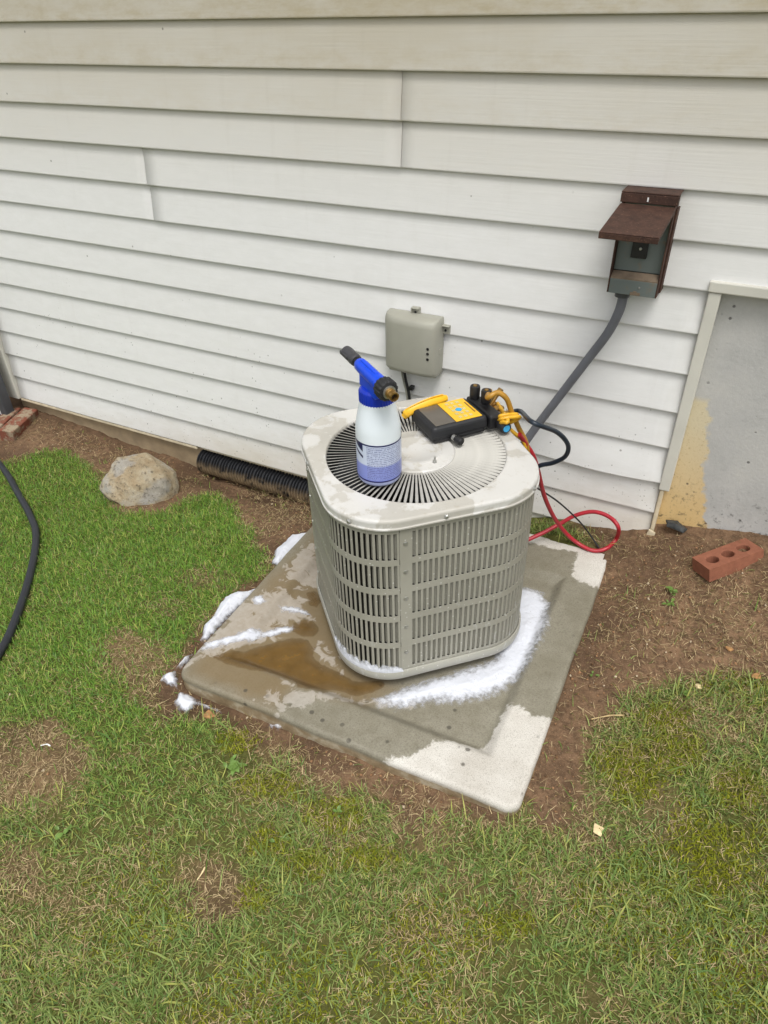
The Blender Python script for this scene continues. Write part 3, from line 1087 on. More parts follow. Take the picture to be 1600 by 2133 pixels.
def build_unit():
    M = mat4(UA, UB, UN, UBASE)
    E = empty('condenser_unit', M)
    tag(E, 'beige metal air conditioner condenser standing on the wet concrete pad', 'air conditioner')
    ST, NC = .027, 31
    pitch = (PERIM - ST) / NC
    slot = pitch * .56
    start = -.008                      # seam position relative to arc start
    ind = 0
    stuff = MB()
    lv = None
    for q in range(4):
        s0 = start + q * PERIM
        P = MB()
        bars = [(s0, s0 + ST)]
        slots = []
        for c in range(NC):
            a = s0 + ST + c * pitch
            slots.append((a, a + slot))
            bars.append((a + slot, a + pitch))
        bars[-1] = (bars[-1][0], s0 + PERIM - .0006)
        cuts = sorted({round(x, 6) for b in bars for x in b})
        cuts[0] += .0006

        def quad(sa, sb, za, zb):
            (p1, _), (p2, _) = rsq(sa), rsq(sb)
            P.add([(p1[0], p1[1], za), (p2[0], p2[1], za), (p2[0], p2[1], zb), (p1[0], p1[1], zb)], [(0, 1, 2, 3)])
        zb_ = [.022] + [x for r in ROWS for x in r] + [.446]
        for k in range(0, len(zb_), 2):
            for a, b in zip(cuts[:-1], cuts[1:]): quad(a, b, zb_[k], zb_[k + 1])
        for za, zb in ROWS:
            for a, b in bars:
                if b - a > .02:
                    mm = (a + b) / 2
                    quad(a, mm, za, zb); quad(mm, b, za, zb)
                else: quad(a, b, za, zb)
        me_v = P
        # weld for solidify
        me = bpy.data.meshes.new('louver_panel')
        me.from_pydata(P.v, [], P.f)
        b = bmesh.new(); b.from_mesh(me)
        bmesh.ops.remove_doubles(b, verts=b.verts, dist=.00008)
        b.to_mesh(me); b.free()
        pan = finish('louver_panel', me, MT['panel'], E, solid=.0016)
        # vanes: hinged at the right edge of each slot, folded inwards to the left
        for ci, (a, b2) in enumerate(slots):
            vis = (q == 0 and ci < 27) or (q == 3 and ci >= 2)
            p, n = rsq(b2 - .0002)
            t = np.array([-n[1], n[0]])
            for ri, (za, zb) in enumerate(ROWS):
                h = zb - za - .001
                if lv is None:
                    w, dpt, th = slot * .72, .0070, .0007
                    vs_ = [(0, 0, 0), (-th, .001, 0), (-dpt - th * .5, -w * .55, 0), (-dpt, -w * 1.0, 0), (-dpt - th, -w * .98, 0)]
                    b_ = MB()
                    prof = [(0.0004, 0.0), (-.0022, -w * .12), (-dpt * .62, -w * .5), (-dpt, -w * .95)]
                    V = []
                    for zz in (0, 1):
                        for (x, y) in prof: V.append((x, y, zz))
                        for (x, y) in reversed(prof): V.append((x - .0007, y - .0003, zz))
                    m = 8
                    F = [(i, (i + 1) % m, m + (i + 1) % m, m + i) for i in range(m)]
                    b_.add(V, F)
                    lvm = bpy.data.meshes.new('louver')
                    lvm.from_pydata(b_.v, [], b_.f)
                    lvm.materials.append(MT['panel'])
                    lv = (lvm, V, F)
                if vis:
                    o = bpy.data.objects.new('louver', lv[0])
                    COL.objects.link(o)
                    o.parent = pan
                    o.matrix_local = Matrix(((n[0], t[0], 0, p[0]), (n[1], t[1], 0, p[1]), (0, 0, h, za + .0005), (0, 0, 0, 1)))
                    ind += 1
                else:
                    stuff.add([(p[0] + n[0] * x + t[0] * y, p[1] + n[1] * x + t[1] * y, za + .0005 + z * h) for x, y, z in lv[1]], lv[2])
        # rivets on the stile
        for zz in (.40, .325, .25, .165, .085):
            p, n = rsq(s0 + .0125)
            Mx = mat4((-n[1], n[0], 0), (0, 0, 1), (n[0], n[1], 0), (p[0] + n[0] * .0006, p[1] + n[1] * .0006, zz))
            MB().lathe([(.0052, 0), (.005, .0015), (.0026, .0026)], 10, Mx).build('screw', MT['steel'], pan, smooth=True)
    s_ = stuff.build('louvers', MT['panel'], E)
    s_['kind'] = 'stuff'

    def ring(spec, N=176, cap_in=False):
        """spec: list of (H, R, z) rounded-square loops"""
        V, F = [], []
        for (H, R, z) in spec:
            for k in range(N):
                ph = 2 * math.pi * k / N
                r = rho(ph, H, R)
                V.append((r * math.cos(ph), r * math.sin(ph), z))
        for i in range(len(spec) - 1):
            for k in range(N):
                k2 = (k + 1) % N
                F.append((i * N + k, i * N + k2, (i + 1) * N + k2, (i + 1) * N + k))
        return V, F
    # base pan
    b = MB()
    b.add(*ring([(.205, .10, .004), (.228, .124, .0), (.2345, .130, .003), (.2362, .132, .010), (.2362, .132, .0262), (.2345, .130, .0285), (.2322, .128, .0285), (.2318, .127, .018), (.20, .10, .017), (.02, .0199, .017)]))
    b.build('base_pan', MT['panel'], E, smooth=True, angle=50)
    # feet
    for sx in (-1, 1):
        for sy in (-1, 1):
            MB().lathe([(.02, -.018), (.02, .003)], 14, Matrix.Translation((sx * .15, sy * .15, 0))).build('foot', MT['black_rubber'], E)
    # coil and dark core
    b = MB(); b.add(*ring([(.212, .11, .018), (.212, .11, .43)], 96))
    co = b.build('coil', MT['coil'], E, smooth=True, angle=80)
    MB().lathe([(.199, .36), (.199, .452)], 64, cap=False).build('fan_shroud', MT['dark_inside'], E, smooth=True)
    MB().lathe([(.205, .31), (.001, .312)], 48, cap=False).build('inner_floor', MT['dark_inside'], E)
    # lid
    N = 176
    V, F = [], []
    loops = []
    RH = .199
    for k in range(N):
        pass
    spec = [('c', RH, UH - .010), ('c', RH + .0008, UH - .002), ('c', RH + .003, UH), ('c', RH + .005, UH), ('m', .5, UH + .0004), ('r', .2290, .1290, UH), ('r', .2305, .1305, UH), ('r', .2335, .1335, UH - .0008), ('r', .2354, .1345, UH - .003),
            ('r', .2362, .135, UH - .0065), ('r', .2362, .135, UH - .009), ('r', .2362, .135, UH - .0165), ('r', .2364, .135, UH - .018), ('r', .2384, .137, UH - .0195), ('r', .2384, .137, UH - .0225), ('r', .2345, .1345, UH - .0228), ('r', .2340, .134, UH - .012)]
    for sp in spec:
        for k in range(N):
            ph = 2 * math.pi * k / N
            if sp[0] == 'c': r = sp[1]
            elif sp[0] == 'm': r = (RH + .003) * .5 + .5 * rho(ph, .2285, .1285)
            else: r = rho(ph, sp[1], sp[2])
            V.append((r * math.cos(ph), r * math.sin(ph), sp[-1]))
    for i in range(len(spec) - 1):
        for k in range(N):
            k2 = (k + 1) % N
            F.append((i * N + k, i * N + k2, (i + 1) * N + k2, (i + 1) * N + k))
    b = MB(); b.add(V, F)
    lid = b.build('lid', MT['lid'], E, smooth=True, angle=50)
    # centre plate with the motor mount
    b = MB()
    b.lathe([(.0885, UH - .0085), (.088, UH - .003), (.085, UH - .0005), (.060, UH), (.058, UH + .0012), (.048, UH + .0012), (.046, UH + .0002), (.0005, UH + .0004)], 72, cap=False)
    cp = b.build('centre_plate', MT['lid'], lid, smooth=True, angle=30)
    for k in range(4):
        a = math.radians(20 + 90 * k)
        MB().lathe([(.0045, UH), (.0045, UH + .004), (.0026, UH + .0042), (.0026, UH + .014)], 8, Matrix.Translation((.066 * math.cos(a), .066 * math.sin(a), 0))).build('bolt', MT['steel'], lid)
    # radial slats of the fan guard
    ns = 100
    r0, r1 = .0868, .2005
    V = []
    al = math.radians(29)
    for r, w in ((r0, .0036), (r0 + .02, .0042), (r1 - .02, .0068), (r1, .0060)):
        for sgn in (-1, 1):
            for th in (-.00045, .00045):
                y = sgn * w / 2 * math.cos(al) + th * math.sin(al)
                z = sgn * w / 2 * math.sin(al) - th * math.cos(al)
                V.append((r, y, z))
    F = []
    for i in range(3):
        o0, o1 = i * 4, (i + 1) * 4
        for a, b2 in ((0, 1), (1, 3), (3, 2), (2, 0)):
            F.append((o0 + a, o0 + b2, o1 + b2, o1 + a))
    sm_ = bpy.data.meshes.new('slat')
    sm_.from_pydata(V, [], F)
    sm_.materials.append(MT['slat'])
    for k in range(ns):
        o = bpy.data.objects.new('slat', sm_)
        COL.objects.link(o)
        o.parent = lid
        o.matrix_local = Matrix.Translation((0, 0, UH - .0055)) @ Matrix.Rotation(2 * math.pi * k / ns, 4, 'Z')
    # fan below the guard
    fan = MB()
    for k in range(3):
        Rm = Matrix.Rotation(2 * math.pi * k / 3 + .4, 4, 'Z')
        V, F = [], []
        for i in range(7):
            rr = .045 + i * .024
            for j in range(7):
                an = (-.55 + j * .17) * (1.0 + .1 * i)
                V.append(tuple(Rm @ Vector((rr * math.cos(an), rr * math.sin(an), .385 + .03 * (j - 3) / 3 + .004 * i))))
        for i in range(6):
            for j in range(6):
                F.append((i * 7 + j, (i + 1) * 7 + j, (i + 1) * 7 + j + 1, i * 7 + j + 1))
        fan.add(V, F)
    fan.lathe([(.05, .36), (.05, .41)], 24)
    fan.build('fan', simple('fan_blade', (74, 76, 78), .5, .3), E, smooth=True, solid=.001)
    # skirt screws
    for s in (-.115, .085, .30, .50, .75, 1.0, 1.3):
        p, n = rsq(s, .2362, .135)
        Mx = mat4((-n[1], n[0], 0), (0, 0, 1), (n[0], n[1], 0), (p[0], p[1], UH - .0125))
        MB().lathe([(.0055, 0), (.0055, .0015), (.0035, .0035), (.003, .0042)], 6, Mx).build('screw', MT['steel'], lid)
    # foam caught on the base ledge at the front left corner
    b = MB()
    V, F = [], []
    ns_ = 70
    for i in range(ns_):
        s = -.225 + .222 * i / (ns_ - 1)
        (p, n) = rsq(s, .2322, .128)
        env = math.sin(math.pi * min(1, max(0, i / (ns_ - 1)))) ** .5
        hh = (.008 + .03 * float(fbm(i * .33, 3, 2, 3))) * env
        for j, (o, z) in enumerate(((.0035, -.0015), (.0035, .35), (.002, .75), (-.001, 1.0), (-.006, .8))):
            zz = .0275 + (z * hh if j else -.001)
            V.append((p[0] + n[0] * o, p[1] + n[1] * o, zz))
    for i in range(ns_ - 1):
        for j in range(4):
            F.append((i * 5 + j, (i + 1) * 5 + j, (i + 1) * 5 + j + 1, i * 5 + j + 1))
    b.add(V, F)
    o = b.build('soap_foam', MT['foam'], None, smooth=True, angle=180)
    at_ = o.data.attributes.new('thick', 'FLOAT', 'POINT')
    at_.data.foreach_set('value', np.tile(np.array([.9, .8, .55, .35, .2], np.float32), len(o.data.vertices) // 5))
    o.matrix_world = M
    tag(o, 'white suds caught on the base ledge at the front corner of the condenser', 'foam', 'soap foam heaps around the pad')
    return E


build_unit()


# ------------------------------------------------------------------ foam spray bottle
def build_bottle():
    B = on_unit((791, 990.5))
    E = empty('spray_bottle', mat4(UA, UB, UN, B))
    tag(E, 'white foam spray bottle with bright blue head and black nozzle on the condenser lid', 'spray bottle')
    r = .0462
    MB().lathe([(.030, .002), (.036, .0005), (.0425, .002), (.0455, .007), (r, .014), (r, .118), (.0455, .127), (.0435, .138), (.0385, .162), (.0365, .172), (.036, .18)], 64).build('body', MT['bottle'], E, smooth=True, angle=60)
    # printed label sleeve with UVs: u runs round the bottle, .5 faces the viewer
    cdir = np.array([(CAM - B) @ UA, (CAM - B) @ UB])
    a0 = math.atan2(cdir[1], cdir[0])
    seg = 72
    V, F, UVs = [], [], []
    z0, z1 = .0125, .1005
    for i in range(seg + 1):
        u = i / seg
        a = a0 + (u - .5) * 2 * math.pi * .97
        for z in (z0, z1):
            V.append(((r + .0004) * math.cos(a), (r + .0004) * math.sin(a), z))
    for i in range(seg):
        F.append((2 * i, 2 * i + 2, 2 * i + 3, 2 * i + 1))
    me = bpy.data.meshes.new('label')
    me.from_pydata(V, [], F)
    uvl = me.uv_layers.new(name='UVMap')
    for poly in me.polygons:
        for li, vi in zip(poly.loop_indices, poly.vertices):
            uvl.data[li].uv = ((vi // 2) / seg, vi % 2)
    finish('label', me, MT['label'], E, smooth=True, angle=180)
    # ribbed cap
    V, F = [], []
    n = 120
    cap = [(.0352, .1755), (.0352, .1765), (.0356, .178), (.0356, .2), (.0346, .203), (.030, .2075), (.018, .211), (.0005, .212)]
    b = MB()
    for i, (rr, z) in enumerate(cap):
        for k in range(n):
            a = 2 * math.pi * k / n
            q = rr + (.0006 if (k % 3 == 0) else -.0003) * (1 if 1 <= i <= 3 else 0)
            V.append((q * math.cos(a), q * math.sin(a), z))
    for i in range(len(cap) - 1):
        for k in range(n):
            F.append((i * n + k, i * n + (k + 1) % n, (i + 1) * n + (k + 1) % n, (i + 1) * n + k))
    b.add(V, F)
    b.build('cap', MT['blue_dark'], E, smooth=True, angle=25)
    # spray head along its own axis
    Bw = B + UN * .231
    A = on_unit((817, 823), .231); Nz = on_unit((722, 741), .231)
    ax = Nz - A
    ax -= UN * (ax @ UN); ax /= np.linalg.norm(ax)
    ax = ax + UN * .05; ax /= np.linalg.norm(ax)
    sx = np.cross(UN, ax); sx /= np.linalg.norm(sx)
    up = np.cross(ax, sx)
    t0 = (A - Bw) @ ax
    L = np.linalg.norm(Nz - A)
    C0 = A - ax * t0
    H = mat4(sx, up, ax, C0)
    Hl = E.matrix_world.inverted() @ H
    tA, tN = t0, t0 + L
    hd = MB().lathe([(.0135, tA + .028), (.0155, tA + .034), (.0155, tA + .05), (.0145, tA + .075), (.0142, tA + .12), (.0135, tA + .134), (.011, tA + .139)], 28, Hl)
    hb = hd.build('spray_head', MT['blue'], E, smooth=True, angle=45)
    # neck between head and cap
    MB().box(-.012, .012, -.034, -.004, tA + .048, tA + .118, Hl @ Matrix.Identity(4)).build('neck', MT['blue'], E, bevel=.005, bseg=3)
    MB().box(-.0045, .0045, .009, .0165, tA + .06, tA + .125, Hl).build('rib', MT['blue'], E, bevel=.002)
    kn = MB().lathe([(.0065, 0), (.0065, .012), (.005, .014)], 16, Hl @ Matrix.Translation((-.012, -.012, tA + .085)) @ Matrix.Rotation(-math.pi / 2, 4, 'Y'))
    kn.build('dial', MT['blue_dark'], E, smooth=True)
    # ribbed black collar
    V, F = [], []
    n = 60
    prof = [(.011, tA + .012), (.0185, tA + .0135), (.0205, tA + .017), (.0205, tA + .034), (.0185, tA + .038), (.010, tA + .039)]
    for i, (rr, z) in enumerate(prof):
        for k in range(n):
            a = 2 * math.pi * k / n
            q = rr + (.0009 if k % 4 < 2 else -.0004) * (1 if 1 <= i <= 4 else 0)
            V.append(tuple(Hl @ Vector((q * math.cos(a), q * math.sin(a), z))))
    for i in range(len(prof) - 1):
        for k in range(n):
            F.append((i * n + k, i * n + (k + 1) % n, (i + 1) * n + (k + 1) % n, (i + 1) * n + k))
    b = MB(); b.add(V, F)
    b.build('collar', MT['black_rubber'], E, smooth=True, angle=30)
    MB().lathe([(.0128, tA + .0135), (.0128, tA + .0095), (.010, tA + .009)], 24, Hl).build('washer', MT['steel'], E, smooth=True, angle=30)
    MB().lathe([(.0098, tA + .012), (.0098, tA + .004), (.0085, tA + .003), (.0085, tA - .004), (.0095, tA - .0045), (.0095, tA - .009), (.0068, tA - .0095), (.0062, tA + .004)], 24, Hl, cap=False).build('brass_inlet', MT['brass'], E, smooth=True, angle=30)
    MB().lathe([(.0063, tA - .001), (.0001, tA - .001)], 16, Hl, cap=False).build('inlet_bore', MT['dark_inside'], E)
    # nozzle
    MB().lathe([(.0088, tA + .134), (.0088, tN - .042)], 20, Hl).build('nozzle_stem', MT['black'], E, smooth=True)
    b = MB()
    b.lathe([(.0095, tN - .048), (.0122, tN - .046), (.0128, tN - .036), (.0122, tN - .035), (.0126, tN - .02), (.0125, tN - .008), (.0115, tN)], 28, Hl, cap=True)
    b.build('nozzle', MT['charcoal'], E, smooth=True, angle=35)
    MB().box(-.0135, -.0095, -.004, .004, tN - .03, tN + .004, Hl).box(.0095, .0135, -.004, .004, tN - .03, tN + .004, Hl).build('nozzle_jaw', MT['charcoal'], E, bevel=.0015)


build_bottle()


# ------------------------------------------------------------------ digital gauge manifold
def build_gauge():
    an = math.radians(7)
    X = math.cos(an) * UB - math.sin(an) * UA
    Y = np.cross(UN, X)
    C = UTOP + UA * -.064 + UB * .112
    E = empty('manifold_gauge', mat4(X * 1.12, Y * 1.10, UN * 1.1, C))
    tag(E, 'black digital manifold gauge with yellow keypad lying on the condenser lid', 'gauge')
    body = MB()
    body.box(-.072, .058, -.050, .050, .010, .040, taper=.965)
    bo = body.build('body', MT['black_rubber'], E, bevel=.009, bseg=3, smooth=False)
    MB().box(-.066, .052, -.046, .046, .0015, .012).build('back_shell', MT['black'], E, bevel=.004)
    MB().box(-.060, -.016, -.041, .041, .0395, .0408).build('screen', MT['screen'], E, bevel=.0005)
    kp = MB().box(-.0145, .045, -.042, .042, .0395, .0411).build('keypad', MT['yellow'], E, bevel=.0005)
    for i in range(3):
        for j in range(5):
            if (i, j) == (1, 2): continue
            x, y = .001 + i * .012, -.03 + j * .015
            MB().box(x - .0036, x + .0036, y - .0042, y + .0042, .0411, .0421).build('button', MT['button'], kp, bevel=.0008)
    MB().lathe([(.0072, .0411), (.0068, .0423), (.001, .0426)], 20, Matrix.Translation((.013, 0, 0))).build('button', MT['button_blue'], kp, smooth=True)
    for k in range(10):
        y = -.022 + k * .0046
        MB().box(.0375, .0412, y, y + .0032, .0411, .04125).build('lettering', MT['ink'], kp)
    # manifold block
    MB().box(.0585, .088, -.052, .052, .006, .038).build('manifold_block', MT['black'], E, bevel=.005, bseg=2)
    for (x, y) in ((.071, .036), (.082, .008)):
        MB().lathe([(.008, .037), (.0105, .039), (.011, .043), (.011, .064), (.010, .067), (.006, .0675), (.006, .0662), (.0003, .0662)], 24, Matrix.Translation((x, y, 0))).build('valve_knob', MT['black'], E, smooth=True, angle=35)
        MB().lathe([(.0048, .0663), (.0042, .0685), (.0005, .0685)], 12, Matrix.Translation((x, y, 0))).build('knob_screw', MT['brass'], E, smooth=True)
    # side knob with blue face
    Mk = Matrix.Translation((.082, -.052, .018)) @ Matrix.Rotation(math.pi / 2, 4, 'X')
    MB().lathe([(.008, -.002), (.0115, .002), (.0125, .006), (.0125, .024), (.0105, .027)], 24, Mk).build('side_knob', MT['black'], E, smooth=True, angle=35)
    MB().lathe([(.0078, .0271), (.007, .0283), (.0005, .0283)], 16, Mk).build('knob_face', MT['button_blue'], E, smooth=True)
    # front peg with a bright pin
    Mp = Matrix.Translation((-.026, -.049, .012)) @ Matrix.Rotation(math.radians(96), 4, 'X') @ Matrix.Rotation(.35, 4, 'Y')
    MB().lathe([(.006, 0), (.006, .010), (.0085, .012), (.0085, .024), (.007, .026)], 18, Mp).build('peg', MT['black'], E, smooth=True, angle=35)
    MB().lathe([(.0063, .002), (.0063, .008)], 14, Mp).build('peg_ring', MT['steel'], E, smooth=True)
    # brass ports on the right end
    for (y, z, l) in ((-.028, .02, .034), (-.005, .022, .03), (.02, .022, .026), (.040, .022, .022)):
        Mb = Matrix.Translation((.088, y, z)) @ Matrix.Rotation(math.pi / 2, 4, 'Y')
        MB().lathe([(.006, -.001), (.006, .006), (.009, .0065), (.009, .016), (.0065, .017), (.0075, .019), (.0075, l - .004), (.005, l)], 12, Mb).build('brass_port', MT['brass'], E, smooth=True, angle=35)
    Mb = Matrix.Translation((.097, .014, .026)) @ Matrix.Rotation(math.radians(38), 4, 'Y')
    MB().lathe([(.005, 0), (.005, .03), (.0065, .031), (.0065, .04), (.004, .041)], 12, Mb).build('brass_tee', MT['brass'], E, smooth=True, angle=35)
    # yellow hanging hook swung out at the screen end
    pts = spline([on_unit((842, 868), .022), on_unit((852, 858), .036), on_unit((878, 845), .046), on_unit((905, 835), .050), on_unit((931, 829), .046)], 6)
    b = MB(); b.tube(pts, [.0045] * 3 + [.0058] * (len(pts) - 6) + [.0055, .005, .004], 12, sy=1.75)
    b.build('hanging_hook', MT['yellow'], E, smooth=True, world=True)
    b = MB(); b.tube([p + UN * .011 for p in pts[3:-2]], .0018, 6)
    b.build('hook_ridge', MT['yellow'], E, smooth=True, world=True)
    return E


G = build_gauge()


def hose(name, label, pts, r, mat, cat='hose', group=None, n=10, seg=12):
    b = MB()
    b.tube(spline(pts, n), r, seg)
    o = b.build(name, MT[mat], None, smooth=True, angle=80)
    return tag(o, label, cat, group)


def build_hoses():
    GM = G.matrix_world

    def L(x, y, z): return np.array(GM @ Vector((x, y, z)))
    g = 'refrigerant hoses of the manifold gauge'
    # navy hose
    hose('refrigerant_hose', 'dark navy hose looping out right of the condenser lid', [L(.118, -.028, .020), L(.145, -.028, .019), at_y((1110, 880), -.36), at_y((1160, 900), -.30), at_y((1183, 926), -.27), at_y((1178, 950), -.255),
         at_y((1152, 964), -.25), at_y((1120, 972), -.25), at_y((1085, 1000), -.25), at_y((1070, 1060), -.25)], .0056, 'navy_hose', 'hose', g)
    # ochre hose from the top knob side, over the lid edge
    hose('refrigerant_hose', 'ochre hose arching from the gauge over the back lid edge', [L(.104, .030, .050), at_y((1016, 828), -.335), at_y((1036, 818), -.325), at_y((1055, 830), -.315), at_y((1066, 858), -.305), at_y((1080, 890), -.29), at_y((1098, 930), -.275), at_y((1100, 985), -.27)],
         .0062, 'gold_hose', 'hose', g)
    # yellow hose in a small coil
    P = [L(.118, .018, .022)]
    c = on_unit((1058, 876), .024)
    e1, e2 = UB, UN
    ax = UA * .35
    for k in range(26):
        a = k * .55
        rr = .030 + .004 * math.sin(k * 1.7)
        P.append(c + e1 * rr * .75 * math.cos(a + 2.2) + (e2 * .55 + UA * .55) * rr * math.sin(a + 2.2) * .9 + UA * (.014 - .0011 * k) + UN * .004)
    P += [at_y((1075, 905), -.30), at_y((1092, 925), -.285), at_y((1096, 980), -.28)]
    hose('refrigerant_hose', 'yellow hose coiled behind the brass fittings of the gauge', P, .0046, 'yellow_hose', 'hose', g, 6, 10)
    # red hose
    gz = -.10
    hose('refrigerant_hose', 'red hose hanging behind the condenser down to the soil loop', [at_y((1082, 905), -.30), at_y((1098, 928), -.275), at_y((1112, 952), -.262), at_y((1122, 985), -.235), at_y((1133, 1030), -.19), at_y((1150, 1070), -.14), at_y((1170, 1100), -.10), at_y((1196, 1126), -.075), at_g((1232, 1146), .004), at_g((1262, 1143), .006),
         at_g((1284, 1122), .007), at_y((1288, 1098), -.06), at_y((1268, 1076), -.045), at_y((1235, 1066), -.04), at_y((1198, 1074), -.05), at_y((1165, 1092), -.07), at_y((1135, 1108), -.10), at_y((1105, 1122), -.13), at_y((1075, 1135), -.16)], .0058, 'red_hose', 'hose', g)
    hose('electrical_wire', 'thin black wire running from behind the condenser to the soil', [at_y((1105, 1010), -.2), at_y((1128, 1022), -.16), at_y((1165, 1047), -.12), at_y((1205, 1084), -.08), at_y((1228, 1112), -.06), at_g((1248, 1142), .003)], .0024, 'black', 'wire')
    # grey conduit from the disconnect
    hose('electrical_conduit', 'grey flexible conduit curving down from the disconnect box to the condenser', [at_y((1301, 596), -.026), at_y((1298, 618), -.026), at_y((1289, 650), -.027), at_y((1266, 694), -.028), at_y((1225, 748), -.03), at_y((1170, 820), -.035), at_y((1110, 899), -.05), at_y((1078, 950), -.09),
         UBASE + UA * -.10 + UB * .27 + UN * .20, UBASE + UA * -.12 + UB * .225 + UN * .16], .0112, 'conduit', 'conduit', n=8, seg=14)
    # garden hose
    pts = [(-160, 830), (-80, 890), (0, 968), (38, 1028), (64, 1076), (75, 1112), (70, 1165), (52, 1235), (24, 1312), (0, 1358), (-40, 1420), (-120, 1500), (-240, 1570)]
    hose('garden_hose', 'black garden hose curving over the green grass at the left', [at_g(q, .013) for q in pts], .0118, 'garden_hose', 'hose', n=8, seg=14)


build_hoses()


# ------------------------------------------------------------------ wall boxes
def build_disconnect():
    x0, x1 = -.284, -.174
    z0, z1 = .800, 1.012
    D = -.052
    E = empty('disconnect_box', Matrix.Translation((x0, 0, z0)))
    tag(E, 'rusty brown electrical disconnect box with its cover flipped open on the wall', 'electrical box')

    def put(b, name, mat, **k): return b.build(name, MT[mat], E, world=True, **k)
    put(MB().box(x0 + .003, x1 - .003, -.006, .004, z0, z1 - .004), 'back_plate', 'grey_paint', bevel=.001)
    put(MB().box(x0, x0 + .003, D, .006, z0 - .002, z1), 'side_plate', 'rust', bevel=.001)
    put(MB().box(x1 - .003, x1, D, .006, z0 - .002, z1), 'side_plate', 'rust', bevel=.001)
    put(MB().box(x1 + .0004, x1 + .004, -.030, .006, z0 + .004, z1 - .03), 'side_flange', 'rust', bevel=.001)
    put(MB().box(x0 - .003, x1 + .004, D - .004, .006, z1, z1 + .003).box(x0 - .003, x1 + .004, D - .004, D - .001, z1 - .019, z1 - .0002), 'top_cap', 'rust', bevel=.0012)
    put(MB().box(x0 + .0035, x1 - .0035, -.030, -.0065, z0 + .045, z1 - .022), 'dead_front', 'grey_paint', bevel=.001)
    V = [(x0 + .0035, -.031, z0 + .044), (x1 - .0035, -.031, z0 + .044), (x1 - .0035, D + .001, z0 + .034), (x0 + .0035, D + .001, z0 + .034)]
    b = MB(); b.add(V + [(x, y, z - .003) for x, y, z in V], [(0, 1, 2, 3), (7, 6, 5, 4), (0, 3, 7, 4), (1, 0, 4, 5), (2, 1, 5, 6), (3, 2, 6, 7)])
    put(b, 'ledge', 'rust_ledge')
    put(MB().box(x0 + .0035, x1 - .0035, D + .0005, D + .003, z0 - .002, z0 + .031), 'lower_lip', 'grey_paint', bevel=.0008)
    put(MB().box(x0 + .0035, x1 - .0035, D + .0035, -.0065, z0 - .002, z0 + .001), 'bottom_plate', 'grey_paint')
    put(MB().box(x0 + .036, x0 + .044 + .026, -.0375, -.0305, z0 + .076, z0 + .116), 'breaker', 'black', bevel=.0015)
    put(MB().lathe([(.0032, 0), (.003, .002), (.0005, .0025)], 10, mat4((1, 0, 0), (0, 0, 1), (0, -1, 0), (x0 + .055, -.0376, z0 + .097))), 'breaker_screw', 'steel', smooth=True)
    put(MB().box(x0 + .052, x0 + .074, D - .0015, D + .0002, z0 - .001, z0 + .006).box(x0 + .058, x0 + .066, D - .0016, D + .0002, z0 + .0062, z0 + .0085), 'rust_hole', 'rust_ledge', bevel=.001)
    put(MB().lathe([(.0022, 0), (.002, .0015), (.0004, .002)], 8, mat4((1, 0, 0), (0, 0, 1), (0, -1, 0), (x0 + .07, D + .0004, z0 + .017))), 'lip_screw', 'steel')
    # open flap
    hy, hz = D - .004, z1 - .024
    fy, fz = -.238, .972
    d = Vector((0, fy - hy, fz - hz)); Lf = d.length; d.normalize()
    n = Vector((0, -d.z, d.y)); n = -n if n.z < 0 else n
    Mf = mat4((1, 0, 0), tuple(d), tuple(n), (x0 - .002, hy, hz))
    wv = x1 - x0 + .004
    b = MB().box(0, wv, 0, Lf, 0, .0025, Mf).box(0, wv, Lf - .0025, Lf, -.011, -.0001, Mf)
    b.box(0, .0022, .004, Lf - .003, -.008, -.0001, Mf).box(wv - .0022, wv, .004, Lf - .003, -.008, -.0001, Mf)
    put(b, 'cover', 'rust', bevel=.0012)
    put(MB().tube([(x0, hy, hz), (x1, hy, hz)], .0028, 8), 'hinge', 'rust', smooth=True)
    put(MB().box(-.232, -.229, D - .0062, D - .0041, z1 - .014, z1 - .006), 'paint_mark', 'lattice')
    put(MB().lathe([(.017, -.012), (.017, 0), (.0145, .001)], 16, Matrix.Translation((x0 + .032, -.026, z0 - .003))), 'conduit_fitting', 'dark_metal', smooth=True, angle=40)


build_disconnect()


